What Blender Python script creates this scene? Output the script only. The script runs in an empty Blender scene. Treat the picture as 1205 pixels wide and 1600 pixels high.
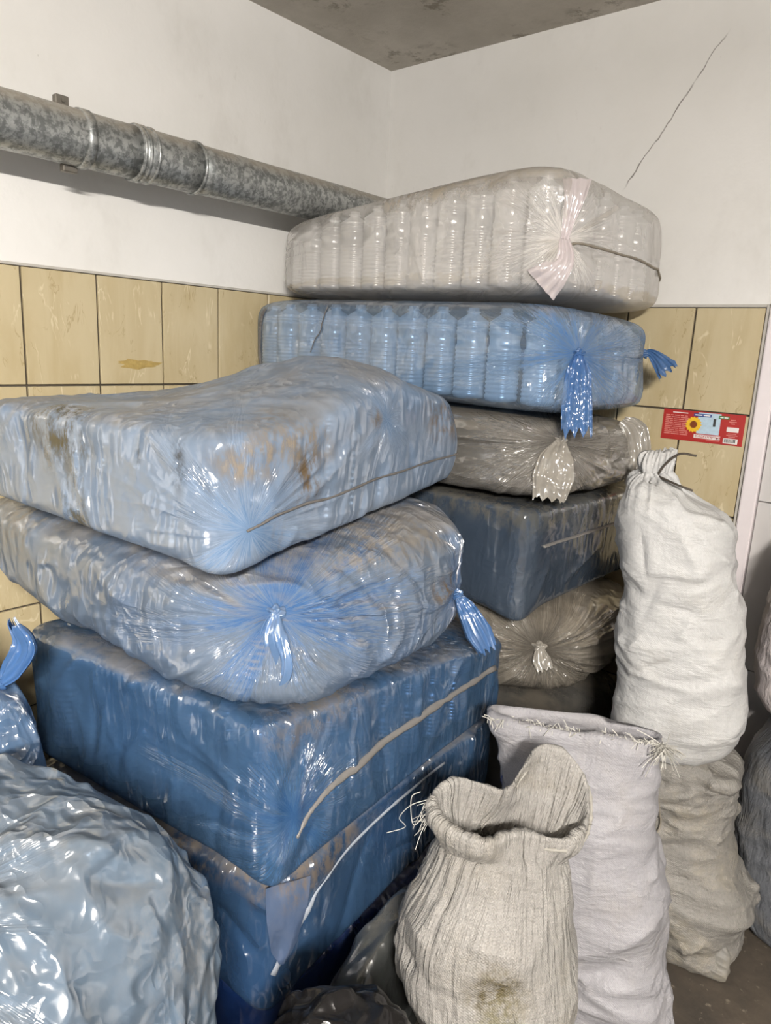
import bpy, bmesh, math, random
import numpy as np
from mathutils import Vector, Matrix
from mathutils.bvhtree import BVHTree

scene = bpy.context.scene
COL = scene.collection

# ------------------------------------------------------------------ camera
CAM = np.array([1.9173, -2.2221, 1.5])
YAW, PITCH, ROLL = 0.6928, 0.2221, 0.0484
_d = np.array([-math.sin(YAW) * math.cos(PITCH), math.cos(YAW) * math.cos(PITCH), -math.sin(PITCH)])
_r = np.array([math.cos(YAW), math.sin(YAW), 0.0])
_u = np.cross(_r, _d)
_R = math.cos(ROLL) * _r + math.sin(ROLL) * _u
_U = -math.sin(ROLL) * _r + math.cos(ROLL) * _u
cd = bpy.data.cameras.new('camera')
cd.sensor_fit = 'HORIZONTAL'
cd.sensor_width = 36.0
cd.lens = 1128.89 / 1205 * 36.0
cd.clip_start = 0.02
cam = bpy.data.objects.new('camera', cd)
cam.matrix_world = Matrix(((_R[0], _U[0], -_d[0], CAM[0]), (_R[1], _U[1], -_d[1], CAM[1]),
                           (_R[2], _U[2], -_d[2], CAM[2]), (0, 0, 0, 1)))
COL.objects.link(cam)
scene.camera = cam

# ------------------------------------------------------------------ light
world = bpy.data.worlds.new('world')
scene.world = world
world.use_nodes = True
world.node_tree.nodes['Background'].inputs[0].default_value = (0.92, 0.95, 1.0, 1)
world.node_tree.nodes['Background'].inputs[1].default_value = 0.40


TUBE_POWER = 925.0       # radiance of the two fluorescent tubes, built below with their fixture

scene.view_settings.view_transform = 'Standard'
scene.view_settings.look = 'None'
scene.view_settings.exposure = 0.0
scene.view_settings.gamma = 1.0
scene.view_settings.use_curve_mapping = False
scene.cycles.transparent_max_bounces = 8
scene.cycles.max_bounces = 5
scene.cycles.diffuse_bounces = 2
scene.cycles.glossy_bounces = 2
scene.cycles.adaptive_threshold = 0.05

# ------------------------------------------------------------------ helpers: objects


def link(name, me, mat=None, parent=None, smooth=False):
    o = bpy.data.objects.new(name, me)
    COL.objects.link(o)
    if mat:
        me.materials.append(mat)
    if parent:
        o.parent = parent
    if smooth:
        me.polygons.foreach_set('use_smooth', np.ones(len(me.polygons), bool))
    return o


def mesh_np(V, F):
    me = bpy.data.meshes.new('mesh')
    me.from_pydata(np.asarray(V, float).tolist(), [], [list(map(int, f)) for f in F] if not isinstance(F, np.ndarray) else F.tolist())
    me.update()
    return me


def tag(o, label, cat, group=None, kind=None):
    o['label'] = label
    o['category'] = cat
    if group:
        o['group'] = group
    if kind:
        o['kind'] = kind
    return o


def structure(o):
    o['kind'] = 'structure'
    return o


def empty(name, loc, label, cat, group=None):
    o = bpy.data.objects.new(name, None)
    o.location = loc
    o.empty_display_size = 0.05
    COL.objects.link(o)
    return tag(o, label, cat, group)


def box_mesh(x0, x1, y0, y1, z0, z1, bevel=0.0, seg=1):
    bm = bmesh.new()
    bmesh.ops.create_cube(bm, size=1)
    bmesh.ops.scale(bm, verts=bm.verts, vec=(x1 - x0, y1 - y0, z1 - z0))
    bmesh.ops.translate(bm, verts=bm.verts, vec=((x0 + x1) / 2, (y0 + y1) / 2, (z0 + z1) / 2))
    if bevel:
        bmesh.ops.bevel(bm, geom=bm.edges[:], offset=bevel, segments=seg, affect='EDGES')
    me = bpy.data.meshes.new('mesh')
    bm.to_mesh(me)
    bm.free()
    return me


# ------------------------------------------------------------------ helpers: noise and deformation (numpy)
_perm = np.random.RandomState(7).rand(4096).astype(np.float64)


def vnoise(P, seed=0):
    P = np.asarray(P, float)
    i = np.floor(P).astype(np.int64)
    f = P - i
    f = f * f * (3 - 2 * f)
    out = 0

    def h(a, b, c):
        return _perm[(a * 374761 + b * 668265 + c * 974711 + seed * 1013) % 4096]
    x, y, z = i.T
    fx, fy, fz = f.T
    for dx in (0, 1):
        wx = fx if dx else 1 - fx
        for dy in (0, 1):
            wy = fy if dy else 1 - fy
            for dz in (0, 1):
                wz = fz if dz else 1 - fz
                out = out + wx * wy * wz * h(x + dx, y + dy, z + dz)
    return out * 2 - 1


def fbm(P, seed=0, octaves=3):
    s, a, t = 0, 1.0, 0
    for k in range(octaves):
        s = s + a * vnoise(P * (2.03 ** k), seed + 17 * k)
        t += a
        a *= 0.5
    return s / t


def ridged(P, seed=0):
    return 1 - 2 * np.abs(vnoise(P, seed))


def crumple_disp(V, amp, scale, aniso, seed):
    """sharp-crested, soft-bottomed folds (amp metres)"""
    W = V @ np.array([[0.86, 0.5, 0.1], [-0.5, 0.86, 0.06], [-0.05, -0.1, 0.99]]).T * (scale * np.array(aniso)) + seed * 2.3
    w = np.stack([vnoise(W * 0.6 + 11.0 * k, seed + k) for k in range(3)], 1)
    W = W + 0.9 * w
    r1 = (1 - np.abs(vnoise(W, seed + 3))) ** 2.5
    r2 = (1 - np.abs(vnoise(W * 2.3, seed + 4))) ** 2.5
    return amp * (0.7 * r1 + 0.35 * r2 - 0.45)


def normals(V, F):
    n = np.zeros_like(V)
    a = V[F[:, 2]] - V[F[:, 0]]
    b = V[F[:, 3]] - V[F[:, 1]]
    c = np.cross(a, b)
    for k in range(4):
        for j in range(3):
            n[:, j] += np.bincount(F[:, k], weights=c[:, j], minlength=len(V))
    return n / np.maximum(np.linalg.norm(n, axis=1, keepdims=True), 1e-12)


def relax(V, F, it=2, lam=0.5):
    deg = np.bincount(F.ravel(), minlength=len(V)) * 2.0
    for _ in range(it):
        A = np.zeros_like(V)
        for j in range(3):
            for a, b in ((0, 1), (1, 2), (2, 3), (3, 0)):
                A[:, j] += np.bincount(F[:, a], weights=V[F[:, b], j], minlength=len(V)) + np.bincount(F[:, b], weights=V[F[:, a], j], minlength=len(V))
        V = V + lam * (A / deg[:, None] - V)
    return V


_cs = {}


def cubesphere(n):
    if n in _cs:
        return _cs[n]
    t = np.tan(np.linspace(-1, 1, n + 1) * math.pi / 4 * 0.92) / math.tan(math.pi / 4 * 0.92)
    a, b = np.meshgrid(t, t, indexing='ij')
    a, b = a.ravel(), b.ravel()
    one = np.ones_like(a)
    faces = [np.stack(s, 1) for s in ((one, a, b), (-one, b, a), (b, one, a), (a, -one, b), (a, b, one), (b, a, -one))]
    P = np.concatenate(faces)
    idx = np.arange((n + 1) ** 2).reshape(n + 1, n + 1)
    q = np.stack([idx[:-1, :-1], idx[1:, :-1], idx[1:, 1:], idx[:-1, 1:]], -1).reshape(-1, 4)
    Q = np.concatenate([q + k * (n + 1) ** 2 for k in range(6)])
    key = np.round(P * 1e5).astype(np.int64)
    _, first, inv = np.unique(key, axis=0, return_index=True, return_inverse=True)
    _cs[n] = (P[first], inv.reshape(-1)[Q])
    return _cs[n]


def hexmap(q, c):
    """q in [-1,1]^3 -> trilinear in the 8 corners c[(ix,iy,iz)]"""
    out = 0
    for (ix, iy, iz), p in c.items():
        w = ((1 + (2 * ix - 1) * q[:, 0]) * (1 + (2 * iy - 1) * q[:, 1]) * (1 + (2 * iz - 1) * q[:, 2])) / 8
        out = out + w[:, None] * np.array(p, float)
    return out


def hexa(bottom, top):
    """bottom/top: 4 xyz corners in order (left-front, right-front, right-back, left-back)"""
    k = ((0, 0), (1, 0), (1, 1), (0, 1))
    c = {}
    for (a, b), p, q in zip(k, bottom, top):
        c[(a, b, 0)] = p
        c[(a, b, 1)] = q
    return c


def basis(n):
    n = np.asarray(n, float)
    n = n / np.linalg.norm(n)
    up = np.array([0, 0, 1.0]) if abs(n[2]) < 0.9 else np.array([1.0, 0, 0])
    t1 = np.cross(up, n)
    t1 /= np.linalg.norm(t1)
    return t1, np.cross(n, t1), n


def gather(V, N, g, n, reach=0.28, amp=0.012, freq=9, seed=0, dimple=0.02):
    t1, t2, n = basis(n)
    d = V - np.array(g)
    x, y = d @ t1, d @ t2
    rho = np.sqrt(x * x + y * y) + 1e-6
    facing = np.clip(N @ n * 1.4 + 0.1, 0, 1) * (np.abs(d @ n) < 0.3)
    P = np.stack([x / rho * freq, y / rho * freq, rho * 3.0 + seed], 1)
    rg = lambda Q, sd: 1.6 * (1 - np.abs(vnoise(Q, sd))) ** 2.2 - 0.6
    fold = (0.85 * rg(P, seed) + 0.25 * rg(P * 1.7, seed + 5)) * (0.25 + 0.75 * np.clip(0.6 + vnoise(P * 0.35, seed + 9), 0, 1.3))
    w = np.exp(-(rho / reach) ** 1.5) * (rho / (rho + 0.025)) * facing
    disp = amp * fold * w * np.clip((rho - 0.02) / 0.10, 0, 1) - dimple * np.exp(-(rho / 0.075) ** 1.4) * facing
    return V + N * disp[:, None]


def crease(V, N, segs):
    """segs: (p, q, width, height) ridges pushed along the normal"""
    disp = np.zeros(len(V))
    for p, q, w, h in segs:
        p, q = np.array(p, float), np.array(q, float)
        lo = np.minimum(p, q) - 3 * w
        hi = np.maximum(p, q) + 3 * w
        m = np.nonzero(np.all((V > lo) & (V < hi), axis=1))[0]
        if len(m) == 0:
            continue
        ab = q - p
        L = np.linalg.norm(ab)
        t = np.clip((V[m] - p) @ ab / (L * L), 0, 1)
        dist = np.linalg.norm(V[m] - p - t[:, None] * ab, axis=1)
        env = np.sin(math.pi * np.clip(t, 0.02, 0.98)) ** 0.6
        disp[m] += h * env * np.exp(-(dist / w) ** 1.5)
    return V + N * np.clip(disp, -0.03, 0.03)[:, None]


def random_creases(V, N, rs, count, pref, jitter, length, width, height, sel=None):
    segs = []
    ids = np.arange(len(V)) if sel is None else np.nonzero(sel)[0]
    if len(ids) == 0:
        return segs
    for _ in range(count):
        i = ids[rs.randint(len(ids))]
        n = N[i]
        d = np.array(pref, float) + rs.randn(3) * jitter
        d -= n * (d @ n)
        if np.linalg.norm(d) < 1e-3:
            continue
        d /= np.linalg.norm(d)
        L = length * (0.4 + 0.9 * rs.rand())
        segs.append((V[i] - d * L / 2, V[i] + d * L / 2, max(0.0095, width * (0.7 + 0.7 * rs.rand())), height * (0.5 + rs.rand()) * (1 if rs.rand() < 0.65 else -1)))
    return segs


# ------------------------------------------------------------------ helpers: nodes


class Nodes:
    def __init__(self, name):
        self.mat = bpy.data.materials.new(name)
        self.mat.use_nodes = True
        self.t = self.mat.node_tree
        self.t.nodes.clear()
        self.out = self.new('ShaderNodeOutputMaterial')

    def new(self, ty, **kw):
        n = self.t.nodes.new(ty)
        for k, v in kw.items():
            setattr(n, k, v)
        return n

    def put(self, sock, v):
        if isinstance(v, bpy.types.NodeSocket):
            self.t.links.new(v, sock)
        elif isinstance(v, (tuple, list)) and len(v) == 3 and sock.type == 'RGBA':
            sock.default_value = (*v, 1)
        else:
            sock.default_value = v

    def math(self, op, a, b=0.0, c=0.0, clamp=False):
        n = self.new('ShaderNodeMath', operation=op, use_clamp=clamp)
        self.put(n.inputs[0], a)
        self.put(n.inputs[1], b)
        self.put(n.inputs[2], c)
        return n.outputs[0]

    def vmath(self, op, a, b=(0, 0, 0), out=0):
        n = self.new('ShaderNodeVectorMath', operation=op)
        self.put(n.inputs[0], a)
        if op == 'SCALE':
            self.put(n.inputs['Scale'], b)
        else:
            self.put(n.inputs[1], b)
        return n.outputs[out]

    def dot(self, a, b):
        return self.vmath('DOT_PRODUCT', a, b, out=1)

    def length(self, a):
        return self.vmath('LENGTH', a, out=1)

    def noise(self, vec, scale, detail=3, rough=0.55, dist=0.0, col=False, ty=None):
        n = self.new('ShaderNodeTexNoise')
        if ty:
            n.noise_type = ty
        self.put(n.inputs['Vector'], vec)
        n.inputs['Scale'].default_value = scale
        n.inputs['Detail'].default_value = detail
        n.inputs['Roughness'].default_value = rough
        n.inputs['Distortion'].default_value = dist
        return n.outputs['Color' if col else 0]

    def voronoi(self, vec, scale, feature='F1', out=0, rand=1.0):
        n = self.new('ShaderNodeTexVoronoi', feature=feature)
        self.put(n.inputs['Vector'], vec)
        n.inputs['Scale'].default_value = scale
        n.inputs['Randomness'].default_value = rand
        return n.outputs[out]

    def ramp(self, v, a, b, c0=0.0, c1=1.0):
        n = self.new('ShaderNodeMapRange', interpolation_type='SMOOTHSTEP')
        self.put(n.inputs[0], v)
        n.inputs[1].default_value, n.inputs[2].default_value = a, b
        n.inputs[3].default_value, n.inputs[4].default_value = c0, c1
        return n.outputs[0]

    def mix(self, f, a, b):
        n = self.new('ShaderNodeMix', data_type='RGBA')
        self.put(n.inputs[0], f)
        self.put(n.inputs[6], a)
        self.put(n.inputs[7], b)
        return n.outputs[2]

    def mapping(self, vec, scale=(1, 1, 1), rot=(0, 0, 0), loc=(0, 0, 0)):
        n = self.new('ShaderNodeMapping')
        self.put(n.inputs[0], vec)
        n.inputs[1].default_value, n.inputs[2].default_value, n.inputs[3].default_value = loc, rot, scale
        return n.outputs[0]

    def obj(self):
        return self.new('ShaderNodeTexCoord').outputs['Object']

    def bump(self, h, strength=0.5, distance=0.01, normal=None):
        n = self.new('ShaderNodeBump')
        n.inputs['Strength'].default_value = strength
        n.inputs['Distance'].default_value = distance
        self.put(n.inputs['Height'], h)
        if normal:
            self.put(n.inputs['Normal'], normal)
        return n.outputs[0]

    def bsdf(self, color, rough=0.5, metal=0.0, spec=0.5, normal=None, alpha=None, coat=0.0, sheen=0.0):
        n = self.new('ShaderNodeBsdfPrincipled')
        self.put(n.inputs['Base Color'], color)
        self.put(n.inputs['Roughness'], rough)
        self.put(n.inputs['Metallic'], metal)
        self.put(n.inputs['Specular IOR Level'], spec)
        if coat:
            n.inputs['Coat Weight'].default_value = coat
            n.inputs['Coat Roughness'].default_value = 0.08
        if normal:
            self.put(n.inputs['Normal'], normal)
        if alpha is not None:
            self.put(n.inputs['Alpha'], alpha)
        return n.outputs[0]

    def done(self, sh):
        self.t.links.new(sh, self.out.inputs[0])
        return self.mat


def plain(name, colr, rough=0.6, metal=0.0, var=0.12, scale=30, spec=0.5):
    m = Nodes(name)
    o = m.obj()
    n = m.noise(o, scale, 4)
    c = m.mix(n, tuple(x * (1 - var) for x in colr), tuple(min(1, x * (1 + var)) for x in colr))
    return m.done(m.bsdf(c, rough, metal, spec))


DUST = (0.33, 0.285, 0.22)


def film_mat(name, body, tint, alpha=0.6, deep=None, dust=0.35, knots=(), stains=(), crumple=0.5, drape=(2.8, 2.8, 0.7), rough=0.2,
             grain=0.5, dustz=(0.35, 0.95), dust_col=DUST, fine=0.5, seed=0.0, gloss=3.6, soft=0.16, kstr=1.0):
    """thin polyethylene film; knots: (local pos, normal, reach); stains: (local pos, radii, colour, amount)"""
    m = Nodes(name)
    o = m.obj()
    po = m.vmath('ADD', o, (seed, seed * 1.7, seed * 0.6))
    deep = deep or tuple(x * 0.55 for x in body)
    wcol = m.noise(po, 6, 2, 0.6, col=True)
    wv = m.vmath('SUBTRACT', wcol, (0.5, 0.5, 0.5))
    cloud = m.noise(po, 3.1, 3, 0.6)
    patch = m.ramp(cloud, 0.40, 0.62)
    # straight tension streaks in two directions, and short crinkles, each in patches of its own
    sc = m.new('ShaderNodeSeparateColor')
    m.put(sc.inputs[0], wcol)
    pd = m.vmath('ADD', po, m.vmath('SCALE', wv, 0.05))
    sA = m.math('ABSOLUTE', m.math('SUBTRACT', m.noise(m.mapping(pd, drape, (0.5, 0.35, 0)), 5.0, 2, 0.7), 0.5))
    sB = m.math('ABSOLUTE', m.math('SUBTRACT', m.noise(m.mapping(pd, drape, (-0.5, -0.6, 0.3)), 4.2, 2, 0.7), 0.5))
    r1 = m.math('ABSOLUTE', m.math('SUBTRACT', m.noise(m.vmath('ADD', po, m.vmath('SCALE', wv, 0.1)), 13, 2, 0.6), 0.5))
    h = m.math('MULTIPLY', m.math('MULTIPLY', sA, m.ramp(sc.outputs[1], 0.42, 0.6)), -2.6 * crumple)
    h = m.math('MULTIPLY_ADD', m.math('MULTIPLY', sB, m.ramp(sc.outputs[2], 0.45, 0.62)), -2.6 * crumple, h)
    h = m.math('MULTIPLY_ADD', m.math('MULTIPLY', r1, m.math('MULTIPLY_ADD', patch, 0.85, 0.15)), -1.6 * fine, h)
    kmask = 0.0
    lines = 0.0
    for k, n, reach in knots:
        t1, t2, nn = basis(n)
        d = m.vmath('SUBTRACT', o, tuple(k))
        cv = m.new('ShaderNodeCombineXYZ')
        m.put(cv.inputs[0], m.dot(d, tuple(t1)))
        m.put(cv.inputs[1], m.dot(d, tuple(t2)))
        rho = m.length(cv.outputs[0])
        nd = m.vmath('NORMALIZE', cv.outputs[0])
        cz = m.new('ShaderNodeCombineXYZ')
        m.put(cz.inputs[2], m.math('MULTIPLY_ADD', rho, 0.8, seed))
        pv = m.vmath('ADD', nd, cz.outputs[0])
        ray = m.math('ABSOLUTE', m.math('SUBTRACT', m.noise(pv, 11, 3, 0.75), 0.5))
        arm = m.ramp(m.noise(pv, 2.3, 1), 0.3, 0.7, 0.35, 1.25)
        rr = m.math('DIVIDE', rho, arm)
        mk = m.ramp(rr, reach * 0.1, reach, 1, 0)
        h = m.math('MULTIPLY_ADD', m.math('MULTIPLY', ray, mk), -3.6 * kstr, h)
        kmask = m.math('MAXIMUM', kmask, m.ramp(rr, 0.0, reach * 0.6, 1, 0))
        lines = m.math('MAXIMUM', lines, m.math('MULTIPLY', m.ramp(ray, 0.0, 0.07, 1, 0), mk))
    nb = m.bump(h, 1.0, 0.014)
    geo = m.new('ShaderNodeNewGeometry')
    nd_ = m.vmath('NORMALIZE', m.vmath('ADD', m.vmath('SCALE', nb, soft), m.vmath('SCALE', geo.outputs['Normal'], 1 - soft)))
    # colour: film over pale bottles, deeper where it lies double
    fold = m.ramp(r1, 0.0, 0.03, 1, 0)
    dp = m.math('ADD', m.math('MULTIPLY', kmask, 0.6), m.math('MULTIPLY', lines, 0.55), clamp=True)
    dp = m.math('MAXIMUM', dp, m.math('MULTIPLY', m.ramp(cloud, 0.35, 0.75), 0.5))
    dp = m.math('MAXIMUM', dp, m.math('MULTIPLY', m.math('MULTIPLY', fold, patch), 0.35))
    col = m.mix(dp, body, deep)
    # dust lying on upward faces, blotched
    sep = m.new('ShaderNodeSeparateXYZ')
    m.put(sep.inputs[0], geo.outputs['Normal'])
    fineN = m.noise(m.mapping(po, (1, 1, 0.5)), 40, 4, 0.72)
    dmask = m.math('MULTIPLY', m.ramp(sep.outputs[2], *dustz), m.ramp(m.math('MULTIPLY_ADD', fineN, 0.4, sc.outputs[0]), 0.52, 0.85))
    dmask = m.math('MULTIPLY', dmask, dust)
    dmask = m.math('MAXIMUM', dmask, m.math('MULTIPLY', m.ramp(fineN, 0.70, 0.78), 0.4 * grain))
    col = m.mix(dmask, col, dust_col)
    cover = dmask
    g = m.ramp(fineN, 0.38, 0.62)
    for k, rad, scol, amt in stains:
        d = m.vmath('DIVIDE', m.vmath('SUBTRACT', o, tuple(k)), tuple(rad))
        e = m.ramp(m.length(m.vmath('ADD', d, m.vmath('SCALE', wv, 1.8))), 0.3, 1.1, 1, 0)
        s = m.math('MULTIPLY', m.math('MULTIPLY', e, g), amt, clamp=True)
        col = m.mix(s, col, scol)
        cover = m.math('MAXIMUM', cover, s)
    lw = m.new('ShaderNodeLayerWeight')
    lw.inputs[0].default_value = 0.35
    a = m.math('MULTIPLY_ADD', m.ramp(cloud, 0.3, 0.7), 0.12, alpha - 0.06)
    a = m.math('MULTIPLY_ADD', lw.outputs[1], 0.25, a)
    a = m.math('MULTIPLY_ADD', dp, 0.2, a)
    if knots:
        a = m.math('MULTIPLY_ADD', kmask, 0.32, a)
        a = m.math('MULTIPLY_ADD', lines, 0.38, a)
    a = m.math('MAXIMUM', a, cover, clamp=True)
    df = m.new('ShaderNodeBsdfDiffuse')
    m.put(df.inputs[0], col)
    m.put(df.inputs['Normal'], nd_)
    tr = m.new('ShaderNodeBsdfTransparent')
    m.put(tr.inputs[0], tint)
    mx = m.new('ShaderNodeMixShader')
    m.put(mx.inputs[0], a)
    m.put(mx.inputs[1], tr.outputs[0])
    m.put(mx.inputs[2], df.outputs[0])
    gl = m.new('ShaderNodeBsdfGlossy')
    m.put(gl.inputs['Roughness'], rough)
    m.put(gl.inputs['Normal'], nb)
    fr = m.new('ShaderNodeFresnel')
    fr.inputs[0].default_value = 1.5
    gf = m.math('MULTIPLY', m.math('MULTIPLY', fr.outputs[0], gloss), m.math('MULTIPLY_ADD', cover, -0.9, 1.0), clamp=True)
    gf = m.math('MINIMUM', gf, 0.32)
    m2 = m.new('ShaderNodeMixShader')
    m.put(m2.inputs[0], gf)
    m.put(m2.inputs[1], mx.outputs[0])
    m.put(m2.inputs[2], gl.outputs[0])
    return m.done(m2.outputs[0])


def sack_mat(name, colr, dirt=(0.42, 0.36, 0.25), dirt_amt=0.3, stains=(), weave=1.0, wrinkle=1.0, rough=0.5, warp=(9, 2.2), spec=0.35, tint2=None):
    m = Nodes(name)
    o = m.obj()
    uv = m.new('ShaderNodeTexCoord').outputs['UV']
    wv = m.mapping(uv, (1, 1, 1))
    sx = m.new('ShaderNodeSeparateXYZ')
    m.put(sx.inputs[0], m.vmath('ADD', wv, m.vmath('SCALE', m.noise(o, 14, 2, col=True), 0.006)))
    a = m.math('SINE', m.math('MULTIPLY', sx.outputs[0], 2 * math.pi / 0.0052))
    b = m.math('SINE', m.math('MULTIPLY', sx.outputs[1], 2 * math.pi / 0.0052))
    w = m.math('MULTIPLY', a, b)
    tape = m.noise(m.mapping(uv, (170, 5, 1)), 1, 3, 0.6)
    tape2 = m.noise(m.mapping(uv, (5, 170, 1)), 1, 3, 0.6)
    wob = m.vmath('SCALE', m.vmath('SUBTRACT', m.noise(o, 6, 2, col=True), (0.5, 0.5, 0.5)), 0.12)
    ov = m.vmath('ADD', o, wob)
    cr = m.math('ABSOLUTE', m.math('SUBTRACT', m.noise(m.mapping(uv, (warp[0], warp[1], 1)), 2.0, 4, 0.6, 0.3), 0.5))
    cr2 = m.math('ABSOLUTE', m.math('SUBTRACT', m.noise(ov, 13, 4, 0.6), 0.5))
    h = m.math('MULTIPLY', w, 0.03 * weave)
    h = m.math('MULTIPLY_ADD', tape, 0.16 * weave, h)
    h = m.math('MULTIPLY_ADD', tape2, 0.12 * weave, h)
    h = m.math('MULTIPLY_ADD', cr, -1.1 * wrinkle, h)
    h = m.math('MULTIPLY_ADD', cr2, -0.8 * wrinkle, h)
    nrm = m.bump(h, 1.0, 0.011)
    n = m.noise(o, 5, 5, 0.6)
    c = m.mix(m.ramp(n, 0.35, 0.7), colr, tint2 or tuple(x * 0.86 for x in colr))
    c = m.mix(m.math('MULTIPLY', m.ramp(m.math('ADD', tape, tape2), 0.85, 1.25), 0.25 * weave), c, tuple(x * 0.55 for x in colr))
    spk = m.noise(m.mapping(uv, (260, 150, 1)), 1, 2, 0.6)
    c = m.mix(m.math('MULTIPLY', m.ramp(spk, 0.42, 0.66), min(0.5, 0.32 * weave)), c, tuple(x * 0.5 for x in colr))
    dm = m.math('MULTIPLY', m.ramp(m.noise(o, 8, 6, 0.7), 0.46, 0.72), dirt_amt)
    c = m.mix(dm, c, dirt)
    for k, rad, scol, amt in stains:
        d = m.vmath('DIVIDE', m.vmath('SUBTRACT', o, tuple(k)), tuple(rad))
        e = m.ramp(m.length(m.vmath('ADD', d, m.vmath('SCALE', m.vmath('SUBTRACT', m.noise(o, 9, 3, col=True), (0.5, 0.5, 0.5)), 1.2))), 0.2, 1.1, 1, 0)
        g = m.ramp(m.noise(o, 55, 5, 0.7), 0.3, 0.65)
        c = m.mix(m.math('MULTIPLY', m.math('MULTIPLY', e, g), amt, clamp=True), c, scol)
    return m.done(m.bsdf(c, rough, 0, spec, nrm))


# ------------------------------------------------------------------ structure materials
def wall_mat():
    m = Nodes('white_limewash')
    o = m.obj()
    n = m.noise(o, 2.2, 5, 0.6)
    c = m.mix(m.ramp(n, 0.35, 0.7), (0.82, 0.80, 0.765), (0.775, 0.755, 0.715))
    # smears and scuffs
    sc = m.ramp(m.noise(m.mapping(o, (3, 3, 1.2)), 9, 6, 0.75), 0.6, 0.78)
    reg = m.ramp(m.noise(o, 1.7, 2), 0.48, 0.62)
    c = m.mix(m.math('MULTIPLY', m.math('MULTIPLY', sc, reg), 0.55), c, (0.45, 0.42, 0.37))
    big = m.ramp(m.noise(m.mapping(o, (1, 1, 0.6)), 3.4, 5, 0.7), 0.5, 0.75)
    c = m.mix(m.math('MULTIPLY', big, 0.28), c, (0.55, 0.52, 0.47))
    tiny = m.ramp(m.noise(m.mapping(o, (1, 1, 0.45)), 38, 3, 0.6), 0.73, 0.78)
    c = m.mix(m.math('MULTIPLY', tiny, 0.5), c, (0.3, 0.28, 0.25))
    # long crack in the plaster of the back wall
    a, b = Vector((0.935, 0.0, 1.99)), Vector((1.19, 0.0, 2.38))
    ab = (b - a)
    L = ab.length
    dirv = ab / L
    per = Vector((dirv.z, 0, -dirv.x))
    d = m.vmath('SUBTRACT', o, tuple(a))
    t = m.dot(d, tuple(dirv))
    wob = m.math('MULTIPLY', m.math('SUBTRACT', m.noise(o, 9, 4, 0.6), 0.5), 0.035)
    off = m.math('ABSOLUTE', m.math('ADD', m.dot(d, tuple(per)), wob))
    line = m.ramp(off, 0.0008, 0.0028, 1, 0)
    br = m.ramp(m.noise(o, 16, 2), 0.38, 0.55)
    win = m.math('MULTIPLY', m.ramp(t, 0, 0.04), m.ramp(t, L - 0.05, L, 1, 0))
    sp = m.new('ShaderNodeSeparateXYZ')
    m.put(sp.inputs[0], o)
    onback = m.ramp(sp.outputs[1], -0.05, -0.02)
    crack = m.math('MULTIPLY', m.math('MULTIPLY', line, m.math('MULTIPLY_ADD', br, 0.7, 0.3)), m.math('MULTIPLY', win, onback))
    c = m.mix(m.math('MULTIPLY', crack, 0.85), c, (0.16, 0.14, 0.12))
    h = m.math('MULTIPLY_ADD', m.noise(o, 60, 5, 0.6), 0.25, m.math('MULTIPLY', m.noise(o, 6, 4), 1.0))
    return m.done(m.bsdf(c, 0.75, 0, 0.25, m.bump(h, 0.25, 0.01)))


def ceiling_mat():
    m = Nodes('grey_concrete')
    o = m.obj()
    n = m.noise(o, 4, 6, 0.65)
    c = m.mix(m.ramp(n, 0.3, 0.7), (0.62, 0.58, 0.515), (0.50, 0.465, 0.405))
    mould = m.math('MULTIPLY', m.ramp(m.noise(o, 14, 7, 0.75), 0.5, 0.62), m.ramp(m.noise(o, 3.3, 2), 0.44, 0.58))
    c = m.mix(m.math('MULTIPLY', mould, 0.6), c, (0.15, 0.125, 0.085))
    return m.done(m.bsdf(c, 0.9, 0, 0.2, m.bump(m.noise(o, 30, 6, 0.65), 0.4, 0.01)))


def floor_mat():
    m = Nodes('dirty_floor')
    o = m.obj()
    c = m.mix(m.ramp(m.noise(o, 6, 6, 0.65), 0.3, 0.7), (0.10, 0.08, 0.06), (0.06, 0.05, 0.04))
    c = m.mix(m.math('MULTIPLY', m.ramp(m.noise(o, 40, 4, 0.6), 0.62, 0.72), 0.4), c, (0.4, 0.34, 0.26))
    return m.done(m.bsdf(c, 0.65, 0, 0.4, m.bump(m.noise(o, 25, 5), 0.35, 0.008)))


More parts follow.
